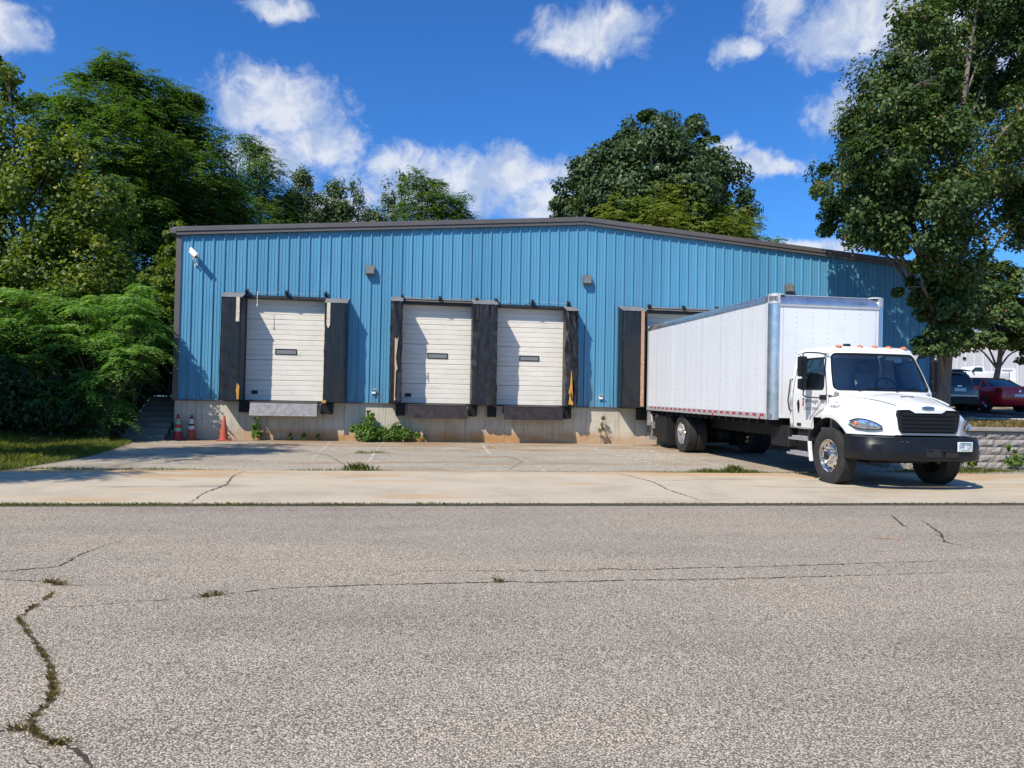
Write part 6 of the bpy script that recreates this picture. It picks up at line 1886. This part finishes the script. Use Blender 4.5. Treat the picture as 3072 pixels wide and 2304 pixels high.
# grass
def blades(P0, H, mat, name, seed, w=.012, lean=.5, parent=None, kind='stuff', label=None, cat=None):
    rs = np.random.default_rng(seed); n = len(P0)
    a = rs.uniform(0, 2 * np.pi, n); dv = np.stack([np.cos(a), np.sin(a), np.zeros(n)], 1); sd = np.stack([-np.sin(a), np.cos(a), np.zeros(n)], 1)
    ww = (w * rs.uniform(.6, 1.3, n))[:, None] / 2; Hh = H[:, None]; ln = (lean * rs.random(n))[:, None] * Hh
    mid = P0 + np.array([0, 0, 1.0]) * Hh * .6 + dv * ln * .35; tip = P0 + np.array([0, 0, 1.0]) * Hh + dv * ln
    V = np.stack([P0 - sd * ww, P0 + sd * ww, mid + sd * ww * .7, tip, mid - sd * ww * .7], 1).reshape(-1, 3)
    F = np.arange(n * 5).reshape(-1, 5)
    o = np_mesh(name, V, F, mat, parent, np.clip(rs.random(n) * .8 + .2 * rs.random(n), 0, 1))
    tag(o, label, cat, kind=kind)
    return o


rs = np.random.default_rng(5)
n = 42000
y = rs.uniform(-9.35, -.3, n); u = rs.random(n) ** 1.3 * 5.0
x = np.interp(y, EDGE_Y, EDGE_X) - u + rs.normal(size=n) * .05
blades(np.stack([x, y, lawn_z(x, y) - .01], 1), rs.uniform(.04, .14, n) * (.7 + .5 * (u > .5)), 'grass_green', 'grass', 1, .013, .8, label='rough green grass on the shaded left verge', cat='grass')
n = 16000
x = rs.uniform(17.6, 30, n); y = rs.uniform(-7.1, -.85, n)
blades(np.stack([x, y, up_z(x, y) - .01], 1), rs.uniform(.04, .13, n), 'grass_dry', 'dry_grass', 2, .02, .9, label='dry straw coloured grass above the block wall', cat='grass')
# grass in the joint between road and concrete
n = 4200
x = rs.uniform(-2, 19, n); dens = .5 + .5 * np.sin(x * 2.1) * np.sin(x * .73 + 1) + .6 * (x < 6)
k = rs.random(n) < np.clip(dens, .15, 1)
x = x[k]; y = -13.10 + rs.normal(size=len(x)) * .03
blades(np.stack([x, y, gz(y)], 1), rs.uniform(.008, .042, len(x)), 'grass_crack', 'joint_grass', 3, .009, 1.3, label='thin grass growing along the joint of road and concrete strip', cat='grass')
n = 2800
x = rs.uniform(-2, 7.5, n) ; k = rs.random(n) < np.clip(1.1 - x / 8 + .35 * np.sin(x * 5), .1, 1); x = x[k]; y = -13.11 + rs.normal(size=len(x)) * .035
blades(np.stack([x, y, gz(y)], 1), rs.uniform(.01, .05, len(x)), 'grass_green', 'joint_grass', 8, .008, 1.4, label='greener grass in the road joint in front of the stairs and single door', cat='grass')
# tufts along the back of the strip
tuf = [(5.36, -8.68, .28, 260, .20), (4.6, -8.72, .5, 250, .06), (12.35, -8.74, .35, 500, .12), (12.9, -8.74, .22, 420, .2), (13.3, -8.74, .25, 300, .10), (11.6, -8.74, .5, 300, .05), (9.4, -8.74, .8, 250, .04), (1.8, -8.74, .9, 500, .06), (.2, -8.76, .6, 500, .07), (14.6, -8.74, .9, 400, .06), (5.25, -4.5, .12, 120, .08), (5.6, -4.4, .2, 160, .07), (17.9, -8.3, .7, 1600, .13), (18.9, -8.1, .8, 1500, .11)]
PP, HH = [], []
for (x, y, w, m, h) in tuf:
    q = rs.normal(size=(m, 2)) * np.array([w, .05 if y < -8.5 else .12]); PP.append(np.stack([x + q[:, 0], y + q[:, 1], gz(y + q[:, 1])], 1)); HH.append(rs.uniform(.3, 1, m) * h * np.exp(-(q[:, 0] / (w * 1.6)) ** 2))
blades(np.concatenate(PP), np.concatenate(HH), 'grass_green', 'edge_grass', 4, .010, .9, label='grass tufts along the back edge of the concrete strip', cat='grass')
# tufts in the big crack
PP, HH = [], []
mp = np.array(MAIN); seg = np.linalg.norm(np.diff(mp, axis=0), axis=1); cum = np.concatenate([[0], np.cumsum(seg)])
for q in range(70):
    s_ = rs.uniform(0, cum[-5]); dens = 1 if .35 < s_ < 2.35 else math.sin(s_ * 3.1)
    if dens < .2: continue
    cx_, cy_ = np.interp(s_, cum, mp[:, 0]), np.interp(s_, cum, mp[:, 1]); m = int(rs.integers(14, 50))
    p2 = rs.normal(size=(m, 2)) * .0095; PP.append(np.stack([cx_ + p2[:, 0], cy_ + p2[:, 1], gz(cy_ + p2[:, 1])], 1)); HH.append(rs.uniform(.005, .024, m))
for (cx_, cy_) in ((4.46, -19.92), (4.68, -20.08), (3.45, -17.2), (3.55, -17.28), (4.72, -17.69), (4.80, -17.66), (6.95, -17.40)):
    m = 60; p2 = rs.normal(size=(m, 2)) * np.array([.026, .014]); PP.append(np.stack([cx_ + p2[:, 0], cy_ + p2[:, 1], gz(cy_ + p2[:, 1])], 1)); HH.append(rs.uniform(.01, .045, m))
blades(np.concatenate(PP), np.concatenate(HH), 'grass_crack', 'crack_grass', 5, .0035, 1.6, label='withered grass tufts rooted in the long road crack', cat='grass')
mb = MB(); pts = catmull([(11.42, -15.71, gz(-15.71) + .012), (11.54, -15.74, gz(-15.74) + .016), (11.66, -15.80, gz(-15.80) + .01)], 4); mb.tube(pts, .006, 5)
tag(mb.build('twig', 'faded_orange'), 'thin reddish twig lying on the asphalt', 'twig')
